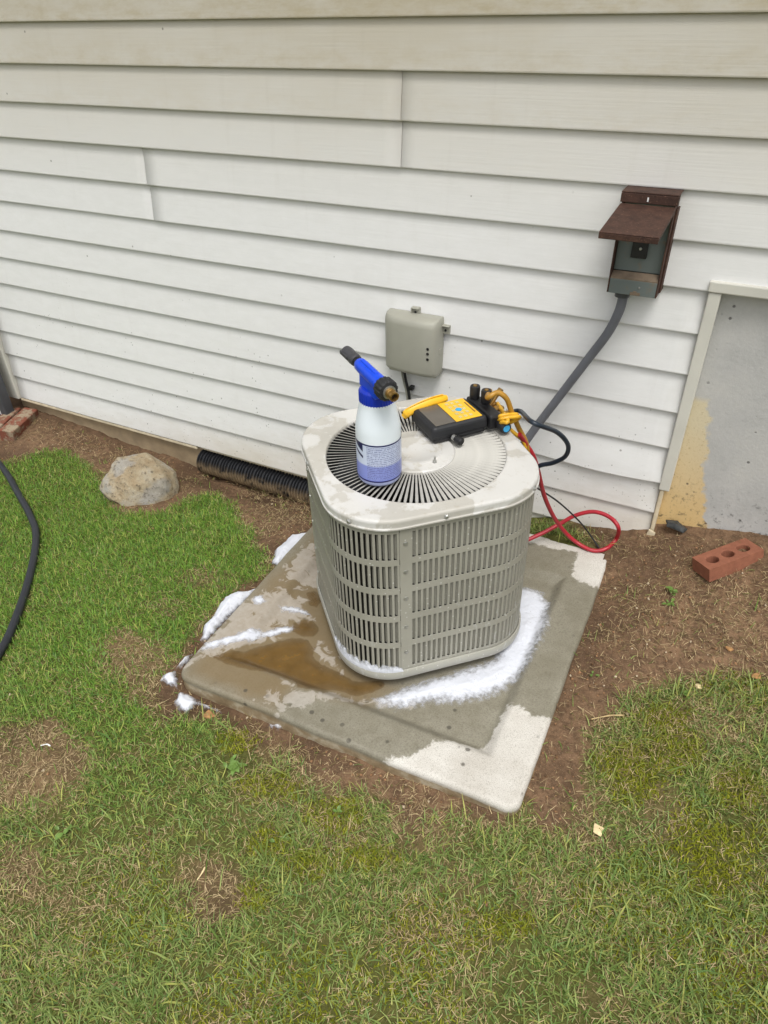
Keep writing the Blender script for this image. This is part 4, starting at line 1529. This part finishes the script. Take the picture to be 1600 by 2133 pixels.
def build_enclosure():
    x0, x1, z0, z1, D = -.872, -.706, .497, .657, -.056
    E = empty('utility_enclosure', Matrix.Translation((x0, 0, z0)))
    tag(E, 'beige grey plastic utility box mounted low on the siding behind the condenser', 'utility box')
    # bulged cover: plan outline bows out, left side rolls back
    pl = [(x0, .002), (x0, -.022), (x0 + .004, -.034), (x0 + .014, -.043), (x0 + .035, -.050), (x0 + .075, -.056), (x0 + .125, -.058), (x1 - .012, -.055), (x1 - .005, -.050), (x1, -.040), (x1, .002)]
    V, F = [], []
    levels = [(z0, .90, 0), (z0 + .005, .97, 0), (z0 + .012, 1, 0), (z1 - .022, 1, 0), (z1 - .010, .96, 0), (z1 - .003, .84, 0), (z1, .62, 0)]
    n = len(pl)
    for z, s, _ in levels:
        for (x, y) in pl:
            cx = (x0 + x1) / 2
            V.append((cx + (x - cx) * (1 - (1 - s) * .12), y * s if y < 0 else y, z))
    for i in range(len(levels) - 1):
        for k in range(n - 1):
            F.append((i * n + k, i * n + k + 1, (i + 1) * n + k + 1, (i + 1) * n + k))
    F.append(tuple(range(n))); F.append(tuple((len(levels) - 1) * n + k for k in reversed(range(n))))
    b = MB(); b.add(V, F)
    b.build('cover', MT['enclosure'], E, world=True, smooth=True, angle=35)
    MB().box(x0 + .012, x1 - .008, -.030, .003, z0 - .010, z0 - .0005).build('base', MT['enclosure'], E, world=True, bevel=.002)
    for (a, b2, c, d) in ((-.800, -.777, z1 - .006, z1 + .016), (x1 - .004, x1 + .020, .612, .637)):
        MB().box(a, b2, -.006, .004, c, d).box(a, a + .003, -.014, -.0061, c, d).box(a + .0031, b2, -.014, -.0061, d - .003, d).build('mounting_tab', MT['enclosure'], E, world=True, bevel=.001)
        MB().lathe([(.0035, 0), (.003, .002), (.0005, .0022)], 10, mat4((1, 0, 0), (0, 0, 1), (0, -1, 0), ((a + b2) / 2, -.0061, (c + d) / 2 - .002))).build('screw', MT['black'], E, world=True)
    for z in (z0 + .085, z0 + .071, z0 + .055):
        MB().lathe([(.0043, 0), (.0038, .001), (.003, .001), (.0028, .0004), (.0003, .0004)], 12, mat4((1, 0, 0), (0, 0, 1), (0, -1, 0), (x1 - .022, -.0566, z))).build('keyhole', MT['dark_inside'], E, world=True)
    MB().box(x1 - .0005, x1 + .002, -.03, -.012, z0 + .062, z0 + .078).build('latch', MT['enclosure'], E, world=True, bevel=.0008)
    # cables below
    g = 'cables under the utility box'
    hose('cable', 'black cable dropping out of the utility box behind the bottle', [(-.822, -.012, z0 - .002), (-.816, -.012, .46), (-.806, -.012, .42), (-.80, -.012, .38), (-.79, -.012, .30), (-.78, -.014, .15)], .0042, 'black', 'cable', g, 5, 8)
    hose('cable', 'pale cable dropping beside the black cable under the utility box', [(-.831, -.010, z0 - .002), (-.826, -.010, .46), (-.815, -.010, .42), (-.809, -.010, .38), (-.80, -.012, .30), (-.79, -.014, .15)], .003, 'enclosure', 'cable', g, 5, 8)
    c = MB().box(-.805, -.792, -.014, .002, .425, .437).build('cable_clip', MT['black'], None, bevel=.002)
    tag(c, 'small black cable clip on the siding under the utility box', 'clip')


build_enclosure()


# ------------------------------------------------------------------ drain pipe
def build_pipe():
    n = 1
    xs = np.arange(-1.69, -.80, .003)
    V, F = [], []
    seg = 28
    pts, rs = [], []
    for i, x in enumerate(xs):
        ph = (x * 1000 % 13.0) / 13.0
        r = .043 + .0046 * (1 if .15 < ph < .6 else -.6)
        y = .016 - .03 * sstep(-1.25, -.85, x)
        z = -.066 + .012 * (x + 1.69) * 0 - .004 * math.sin((x + 1.7) * 3)
        pts.append((x, y, z)); rs.append(r)
    b = MB(); b.tube(pts, rs, seg)
    o = b.build('drain_pipe', MT['pipe'], None, smooth=True, angle=35)
    tag(o, 'black corrugated drain pipe lying under the bottom siding edge', 'drain pipe')


build_pipe()


# ------------------------------------------------------------------ rock, bricks, post, small things
def hull_mesh(name, pts, mat, sub=3, amp=.006, freq=18, seed=0, bev=.006):
    b = bmesh.new()
    for q in pts: b.verts.new(q)
    bmesh.ops.convex_hull(b, input=b.verts)
    bmesh.ops.delete(b, geom=[v for v in b.verts if not v.link_faces], context='VERTS')
    if bev:
        bmesh.ops.bevel(b, geom=list(b.edges), offset=bev, segments=2, profile=.6, affect='EDGES')
    bmesh.ops.triangulate(b, faces=b.faces)
    for _ in range(sub):
        long_ = [e for e in b.edges if e.calc_length() > .014 * (1 if amp > .003 else .3)]
        if not long_: break
        bmesh.ops.subdivide_edges(b, edges=long_, cuts=1)
        bmesh.ops.triangulate(b, faces=b.faces)
    b.normal_update()
    for v in b.verts:
        p = v.co
        d = float(fbm(p.x * freq + p.z * freq * .7, p.y * freq + p.z * freq * .9, seed, 4)) - .5
        v.co = p + v.normal * d * amp * 2
    me = bpy.data.meshes.new(name)
    b.to_mesh(me); b.free()
    return finish(name, me, mat, smooth=True, angle=28)


def build_rock():
    c = at_g((300, 1030))
    v = c - CAM
    dpt = np.array([v[0], v[1], 0]); dpt /= np.linalg.norm(dpt)
    rt = np.array([dpt[1], -dpt[0], 0])
    L = [(-.146, .03, .05), (-.105, -.035, .03), (-.12, .03, .085), (-.057, .09, .13), (.048, .085, .128), (.10, .07, .075), (.131, .03, .05), (.085, -.055, .088), (.115, -.04, .0), (.125, -.02, .02),
         (-.045, -.075, -.01), (.02, -.085, -.02), (.07, -.07, -.01), (-.02, -.05, .075), (-.1, .12, -.03), (.1, .12, -.03), (-.13, .03, .0), (.0, .0, .128)]
    pts = [tuple(rt * a + dpt * b + np.array([0, 0, z])) for a, b, z in L]
    o = hull_mesh('boulder', pts, MT['rock'], 5, .0065, 34, 2, .003)
    o.location = tuple(c + np.array([0, 0, -.004]))
    tag(o, 'tan and grey granite boulder sitting at the lawn edge', 'rock')


build_rock()


def brick_mesh(name, mat, L=.158, Wd=.068, Hh=.038, holes=True):
    """cored brick: top face with three through holes, real recesses"""
    if not holes:
        b = MB().box(-L / 2, L / 2, -Wd / 2, Wd / 2, 0, Hh)
        return b.build(name, mat, None, bevel=.004, bseg=2)
    b = MB()
    n = 16
    cx = [-.045, 0, .045]
    rad = .0155
    for z, flip in ((Hh, False), (0, True)):
        for k, c in enumerate(cx):
            xa, xb = (-L / 2 if k == 0 else (cx[k - 1] + c) / 2), (L / 2 if k == 2 else (cx[k + 1] + c) / 2)
            V, F = [], []
            sq = []
            for i in range(n):
                a = 2 * math.pi * i / n + math.pi / 4
                ca, sa = math.cos(a), math.sin(a)
                V.append((c + rad * ca, rad * sa, z))
                m = max(abs(ca), abs(sa))
                hx, hy = ca / m, sa / m
                X = c + hx * (xb - c) if hx > 0 else c + hx * (c - xa)
                sq.append((X, hy * Wd / 2, z))
            V += sq
            for i in range(n):
                j = (i + 1) % n
                f = (i, n + i, n + j, j)
                F.append(tuple(reversed(f)) if flip else f)
            b.add(V, F)
    for c in cx:
        V, F = [], []
        for i in range(n):
            a = 2 * math.pi * i / n + math.pi / 4
            V += [(c + rad * math.cos(a), rad * math.sin(a), 0), (c + rad * math.cos(a), rad * math.sin(a), Hh)]
        for i in range(n):
            j = (i + 1) % n
            F.append((2 * i, 2 * i + 1, 2 * j + 1, 2 * j))
        b.add(V, F)
    b.add([(-L / 2, -Wd / 2, 0), (L / 2, -Wd / 2, 0), (L / 2, Wd / 2, 0), (-L / 2, Wd / 2, 0), (-L / 2, -Wd / 2, Hh), (L / 2, -Wd / 2, Hh), (L / 2, Wd / 2, Hh), (-L / 2, Wd / 2, Hh)],
          [(0, 1, 5, 4), (1, 2, 6, 5), (2, 3, 7, 6), (3, 0, 4, 7)])
    me = bpy.data.meshes.new(name)
    me.from_pydata(b.v, [], b.f)
    bm_ = bmesh.new(); bm_.from_mesh(me)
    bmesh.ops.remove_doubles(bm_, verts=bm_.verts, dist=.0002)
    bmesh.ops.recalc_face_normals(bm_, faces=bm_.faces)
    bm_.to_mesh(me); bm_.free()
    return finish(name, me, mat, bevel=.0025, bseg=2)


def build_small():
    # red brick, right
    o = brick_mesh('brick', MT['brick'])
    c = at_g((1516, 1153), .030)
    ln = at_z((1593, 1153), .165) - at_z((1462, 1185), .165)
    rz = math.atan2(ln[1], ln[0])
    o.matrix_world = Matrix.Translation(tuple(c)) @ Matrix.Rotation(rz, 4, 'Z') @ Matrix.Rotation(math.radians(-9), 4, 'Y') @ Matrix.Rotation(math.radians(-10), 4, 'X') @ Matrix.Translation((0, 0, -.038))
    tag(o, 'clean red brick with three core holes lying on soil by the foundation', 'brick')
    # old mortared brick, left
    o = brick_mesh('brick', MT['old_brick'], .2, .06, .085, False)
    a, b = at_z((14, 895), -.03), at_z((62, 852), -.03)
    c = (a + b) / 2
    rz = math.atan2((b - a)[1], (b - a)[0])
    o.matrix_world = Matrix.Translation((c[0], c[1], -.030)) @ Matrix.Rotation(rz, 4, 'Z') @ Matrix.Rotation(.12, 4, 'X') @ Matrix.Translation((0, 0, -.085))
    tag(o, 'weathered brick crusted with mortar at the left house corner', 'brick')
    o = brick_mesh('brick', MT['old_brick'], .2, .06, .085, False)
    o.matrix_world = Matrix.Translation((c[0] - .085, c[1] - .015, -.040)) @ Matrix.Rotation(rz + .05, 4, 'Z') @ Matrix.Rotation(-.1, 4, 'X') @ Matrix.Translation((0, 0, -.085))
    tag(o, 'second mortar crusted brick at the left frame edge behind the first', 'brick')
    # dark metal posts at the left edge
    g = at_z((22, 868), -.06)
    z = -.08
    P = empty('metal_post', Matrix.Translation((g[0], g[1], z)))
    tag(P, 'dark grey metal post standing at the left house corner', 'post')
    MB().box(-.028, .012, -.02, .02, 0, 1.1).build('post', MT['dark_metal'], P, bevel=.004)
    MB().box(-.034, -.0285, -.018, .018, 0, 1.1).build('edge_strip', MT['lattice'], P, bevel=.001)
    MB().box(-.12, -.0345, -.010, .012, .01, 1.1).build('side_panel', MT['dark_metal'], P, bevel=.003)
    # white lattice beyond the corner
    Lp = empty('lattice_panel', Matrix.Translation((-2.9, .11, -.12)))
    tag(Lp, 'white lattice skirting behind the dark post at the house corner', 'lattice')
    for k in range(16):
        for s in (1, -1):
            x = -.5 + k * .05
            Ms = Matrix.Translation((x, .004 * s, .15)) @ Matrix.Rotation(s * math.pi / 4, 4, 'Y')
            MB().box(-.009, .009, -.003, .003, -.2, .2, Ms).build('slat', MT['lattice'], Lp)
    MB().box(-.7, .185, -.009, .009, -.02, .03).build('rail', MT['lattice'], Lp, bevel=.002)
    # broken trim end at the foot of the side trim
    p = at_y((1352, 1116), -.012)
    o = hull_mesh('trim_fragment', [(-.012, 0, -.02), (.012, 0, -.02), (.014, 0, .012), (-.004, 0, .02), (-.012, .006, -.02), (.012, .006, -.02), (.014, .006, .012), (-.004, .006, .02)], MT['trim_dirty'], 1, .001, 40, 1, .001)
    o.location = tuple(p)
    tag(o, 'broken cream trim fragment stuck in soil at the siding end', 'trim fragment')
    # dark crumpled scrap by the ochre concrete
    p = at_y((1408, 1096), .0)
    o = hull_mesh('scrap', [(-.04, .01, .012), (-.03, -.012, .02), (0, -.016, .026), (.03, -.012, .006), (.045, .008, -.006), (.0, .016, .02), (-.02, .016, -.01), (.03, -.02, -.012), (-.03, -.02, .0)], MT['scrap'], 3, .006, 45, 3, .002)
    o.location = tuple(p); o.scale = (.75, .7, .6)
    tag(o, 'dark crumpled scrap lying against the ochre stained concrete', 'scrap')
    # pale stone chip
    for uv, r, m, lab in (((1247, 1731), .011, 'chip', 'pale cream stone chip in the grass right of the pad corner'), ((437, 1490), .012, 'stone_brown', 'small orange brown stone by the foam below the pad'),
                          ((1520, 1352), .009, 'stone_brown', 'small tan pebble on the bare soil right of the pad'), ((1575, 1408), .010, 'stone_brown', 'tan pebble at the right frame edge on bare soil'),
                          ((1455, 1430), .007, 'chip', 'tiny pale pebble on soil at the lawn edge')):
        rg = random.Random(int(uv[0]))
        pts = [(rg.uniform(-1, 1) * r * 1.2, rg.uniform(-1, 1) * r, rg.uniform(-.5, .7) * r) for _ in range(16)]
        o = hull_mesh('stone', pts, MT[m], 1, .0012, 80, 1, .001)
        o.location = tuple(at_g(uv, .006))
        tag(o, lab, 'stone')
    # dead twigs / straw stems
    for uv, uv2, lab, m in (((411, 1833), (427, 1806), 'white dry stem lying on the bare patch in the lawn', 'chip'), ((1232, 1498), (1300, 1490), 'thin dry twig on soil right of the pad', 'leaf_dead'), ((85, 1553), (105, 1554), 'short white stick on the dead grass patch at left', 'lattice')):
        a, b = at_g(uv, .012), at_g(uv2, .016)
        o = MB().tube(spline([a, (a + b) / 2 + np.array([.002, .003, .003]), b], 4), [.0012] * 4 + [.0018] * 4 + [.001], 6).build('twig', MT[m], None, smooth=True)
        tag(o, lab, 'twig')
    # broad leaved weeds
    def weed(uv, n, size, lab, seed, up=.6, mat='leaf'):
        rg = random.Random(seed)
        p = at_g(uv, .0)
        E = empty('weed', Matrix.Translation(tuple(p)))
        tag(E, lab, 'weed')
        for k in range(n):
            a = 2 * math.pi * k / n + rg.uniform(-.4, .4)
            ln = size * rg.uniform(.6, 1.2)
            wd = ln * rg.uniform(.2, .34)
            el = rg.uniform(.25, up + .3)
            d = Vector((math.cos(a) * math.cos(el), math.sin(a) * math.cos(el), math.sin(el)))
            sd2 = Vector((-math.sin(a), math.cos(a), 0))
            up2 = d.cross(sd2)
            if up2.z < 0: up2 = -up2
            o = Vector((rg.uniform(-1, 1), rg.uniform(-1, 1), .2)) * size * .5
            V = []
            for i in range(6):
                t = i / 5
                ww = wd * math.sin(math.pi * (t * .92 + .06)) ** .8
                dr = -.35 * t * t * ln
                c = o + d * (ln * t) + Vector((0, 0, dr)) + Vector((0, 0, .006))
                V += [tuple(c - sd2 * ww + up2 * ww * .3), tuple(c), tuple(c + sd2 * ww + up2 * ww * .3)]
            F = []
            for i in range(5):
                for j in range(2):
                    F.append((i * 3 + j, i * 3 + j + 1, (i + 1) * 3 + j + 1, (i + 1) * 3 + j))
            MB().add(V, F).build('leaf', MT[mat], E, smooth=True, angle=180)
    weed((485, 1598), 11, .026, 'leafy green weed in the lawn below the pad', 1)
    weed((575, 1752), 2, .018, 'single green leaf lying in the mossy lawn', 2, .3)
    weed((190, 1358), 5, .017, 'yellow green weed in the lawn right of the hose', 3)
    weed((220, 1368), 3, .016, 'small weed beside the yellow green weed near the hose', 4)
    weed((135, 1732), 4, .018, 'pair of lime green sprouts in the lawn at left', 5)
    weed((705, 1698), 4, .014, 'dark green weed in the lawn under the front pad edge', 6)
    weed((1395, 1262), 9, .017, 'low green weed on bare soil right of the pad', 7)
    weed((1405, 1240), 6, .02, 'thin weed behind the low green weed on bare soil', 8, .9)
    weed((1435, 1452), 5, .016, 'small weed at the lawn edge on the right', 9)
    weed((1235, 1412), 4, .013, 'tiny sprout on bare soil beside the right pad edge', 10)


build_small()


# ------------------------------------------------------------------ lawn
def blades(X, Y, Z, ln, wd, az, lean, curl, col, name, mat, label, cat):
    n = len(X)
    dx, dy = np.cos(az), np.sin(az)
    sx, sy = -dy, dx
    base = np.stack([X, Y, Z], -1)
    def pt(t):
        l = lean + curl * t
        return base + np.stack([dx * np.sin(l) * ln * t, dy * np.sin(l) * ln * t, np.cos(l) * ln * t], -1)
    side = np.stack([sx, sy, np.zeros(n)], -1) * wd[:, None] * .5
    m, t = pt(.55), pt(1.0)
    V = np.stack([base - side, base + side, m + side * .8, m - side * .8, t], 1).reshape(-1, 3)
    o = np.arange(n)[:, None] * 5
    F = np.concatenate([o + [0, 1, 2], o + [0, 2, 3], o + [3, 2, 4]], 0)
    C = np.repeat(col, 5, 0)
    me = numpy_mesh(name, V, F, cols={'col': C})
    ob = finish(name, me, MT[mat])
    tag(ob, label, cat, None, 'stuff')
    return ob


def C3(c): return np.array(lin(c)[:3])


def sample(n, x0, x1, y0, y1):
    return RNG.uniform(x0, x1, n), RNG.uniform(y0, y1, n)


def clear_mask(X, Y):
    px, py = pad_local(X, Y)
    ok = (np.maximum(np.abs(px), np.abs(py)) > PS + .002) & (Y < -.012)
    return ok


def near_lawn(X, Y):
    # full density on the ground in front of the house, thinning further away
    d = np.hypot((X + .7) / 1.7, (Y + .9) / 1.0)
    return RNG.random(len(X)) < np.clip(1.9 - 1.0 * d, .30, 1)


def zsurf(X, Y):
    so = soil_mask(X, Y)
    return zg(X, Y) + (fbm(X * 7, Y * 7, 4) - .5) * .016 + (fbm(X * 45, Y * 45, 5, 3) - .5) * (.006 + .008 * so), so


def build_lawn():
    # green blades
    X, Y = sample(1150000, -3.6, 2.2, -2.7, -.01)
    k = clear_mask(X, Y) & near_lawn(X, Y)
    X, Y = X[k], Y[k]
    Z, so = zsurf(X, Y)
    dry = ell(X, Y, DRYW)
    moss = ell(X, Y, MOSSW)
    lush = sstep(-.55, -1.15, X + .15 * (fbm(X * 3, Y * 3, 7) - .5) * 2) * sstep(-1.5, -.9, Y)        # thick turf at the left
    patch = fbm(X * 5, Y * 5, 2)
    fine = fbm(X * 22, Y * 22, 6)
    dens = (1 - so) * (1 - .97 * dry) * (.28 + .5 * sstep(.38, .58, patch) + .54 * lush + .7 * (fine - .5)) * (1 - .6 * moss)
    k = RNG.random(len(X)) < np.clip(dens, 0.012, 1) * np.where(so > .9, .6, 1)
    X, Y, Z, lush, patch, moss, fine = [q[k] for q in (X, Y, Z, lush, patch, moss, fine)]
    n = len(X)
    ln = RNG.uniform(.012, .034, n) * (.85 + .5 * fine) * (1 - .2 * lush)
    long_ = RNG.random(n) < .035 * (1 - lush)
    ln = np.where(long_, RNG.uniform(.035, .065, n), ln)
    wd = RNG.uniform(.0013, .0028, n) + np.where(long_, .0012, 0)
    a, b = C3((76, 116, 36)), C3((142, 178, 74))
    c, d = C3((94, 122, 52)), C3((164, 178, 106))
    r = RNG.random(n)[:, None]
    lu = lush[:, None]
    col = (a * (1 - r) + b * r) * lu + (c * (1 - r) + d * r) * (1 - lu)
    blu = (RNG.random(n) < .18)[:, None]
    col = np.where(blu, col * .5 + C3((112, 146, 92)) * .5, col)
    yel = (RNG.random(n) < .14)[:, None]
    col = np.where(yel, C3((176, 180, 98)) * (.7 + .5 * r), col)
    mo = moss[:, None] * .7
    col = col * (1 - mo) + C3((126, 132, 36)) * (.7 + .6 * r) * mo
    blades(X, Y, Z - .002, ln, wd, RNG.uniform(0, 6.283, n), RNG.normal(.75, .38, n).clip(0, 1.45), RNG.normal(.35, .35, n), col, 'lawn_grass', 'grass', 'short patchy green lawn grass in front of the house', 'grass')
    # dry straw and thatch
    X, Y = sample(700000, -3.6, 2.2, -2.7, -.01)
    k = clear_mask(X, Y) & near_lawn(X, Y)
    X, Y = X[k], Y[k]
    Z, so = zsurf(X, Y)
    dry = ell(X, Y, DRYW)
    lush = sstep(-.55, -1.15, X) * sstep(-1.5, -.9, Y)
    patch = fbm(X * 6 + 9, Y * 6, 3)
    onsoil = fbm(X * 4, Y * 4 + 7, 5)
    edge = sstep(.02, .3, so) * sstep(1.0, .75, so)
    dens = (1 - so) * (.22 * (1 - .75 * lush) + .62 * dry + .5 * sstep(.48, .62, patch) * (1 - .75 * lush)) + so * (.06 + .32 * sstep(.45, .62, onsoil) + .12 * sstep(-.15, .1, X) + .22 * sstep(-.85, -1.0, Y)) + .35 * edge
    k = RNG.random(len(X)) < np.clip(dens, 0, 1)
    X, Y, Z = X[k], Y[k], Z[k]
    n = len(X)
    r = RNG.random(n)[:, None]
    col = C3((128, 106, 74)) * (1 - r) + C3((204, 184, 142)) * r
    gr = (RNG.random(n) < .25)[:, None]
    col = np.where(gr, C3((122, 112, 70)) * (.7 + .5 * r), col)
    blades(X, Y, Z + RNG.uniform(-.001, .008, n), RNG.uniform(.007, .024, n) * np.where(RNG.random(n) < .06, 1.9, 1), RNG.uniform(.0006, .0014, n), RNG.uniform(0, 6.283, n), RNG.normal(1.32, .22, n).clip(.5, 1.62), RNG.normal(.15, .4, n), col,
           'dry_grass', 'straw', 'dead straw and thatch lying through the lawn and on the soil', 'dry grass')
    # moss: very short dense tufts
    X, Y = sample(300000, -1.6, 1.0, -1.8, -.2)
    mo = np.maximum(ell(X, Y, MOSSW), .55 * sstep(.52, .66, fbm(X * 5 + 40, Y * 5, 1)) * sstep(-.9, -.6, X) * (1 - soil_mask(X, Y)))
    k = clear_mask(X, Y) & (RNG.random(len(X)) < mo)
    X, Y = X[k], Y[k]
    Z, so = zsurf(X, Y)
    n = len(X)
    r = RNG.random(n)[:, None]
    col = C3((112, 120, 24)) * (1 - r) + C3((166, 168, 52)) * r
    blades(X, Y, Z - .001, RNG.uniform(.008, .017, n), RNG.uniform(.0016, .003, n), RNG.uniform(0, 6.283, n), RNG.normal(.6, .4, n), RNG.normal(.2, .3, n), col, 'moss', 'grass', 'yellow green moss patches in the thin lawn', 'moss')
    # soil crumbs
    X, Y = sample(60000, -3.0, 1.2, -1.9, -.005)
    k = clear_mask(X, Y) & near_lawn(X, Y)
    X, Y = X[k], Y[k]
    Z, so = zsurf(X, Y)
    k = RNG.random(len(X)) < so * .8 * sstep(.3, .7, fbm(X * 9, Y * 9, 1)) + .03
    X, Y, Z = X[k], Y[k], Z[k]
    n = len(X)
    s = .0012 + .0035 * RNG.random(n) ** 3.5
    oct_ = np.array([(1, 0, 0), (-1, 0, 0), (0, 1, 0), (0, -1, 0), (0, 0, 1), (0, 0, -1)], float)
    jit = RNG.uniform(.6, 1.35, (n, 6, 1))
    th = RNG.uniform(0, 6.28, n)
    Rm = np.stack([np.stack([np.cos(th), -np.sin(th)], -1), np.stack([np.sin(th), np.cos(th)], -1)], 1)
    V = oct_[None] * jit * s[:, None, None]
    V[..., :2] = np.einsum('nij,nkj->nki', Rm, V[..., :2])
    V = V + np.stack([X, Y, Z + s * .3], -1)[:, None]
    f = np.array([(0, 2, 4), (2, 1, 4), (1, 3, 4), (3, 0, 4), (2, 0, 5), (1, 2, 5), (3, 1, 5), (0, 3, 5)])
    F = (np.arange(n)[:, None, None] * 6 + f[None]).reshape(-1, 3)
    r = RNG.random(n)[:, None]
    col = C3((92, 70, 50)) * (1 - r) + C3((158, 122, 90)) * r
    lt = (RNG.random(n) < .1)[:, None]
    col = np.where(lt, C3((188, 172, 146)), col)
    me = numpy_mesh('soil_crumbs', V.reshape(-1, 3), F, cols={'col': np.repeat(col, 6, 0)})
    o = finish('soil_crumbs', me, MT['crumb'])
    tag(o, 'loose soil crumbs and grit scattered over the bare earth', 'soil', None, 'stuff')


build_lawn()
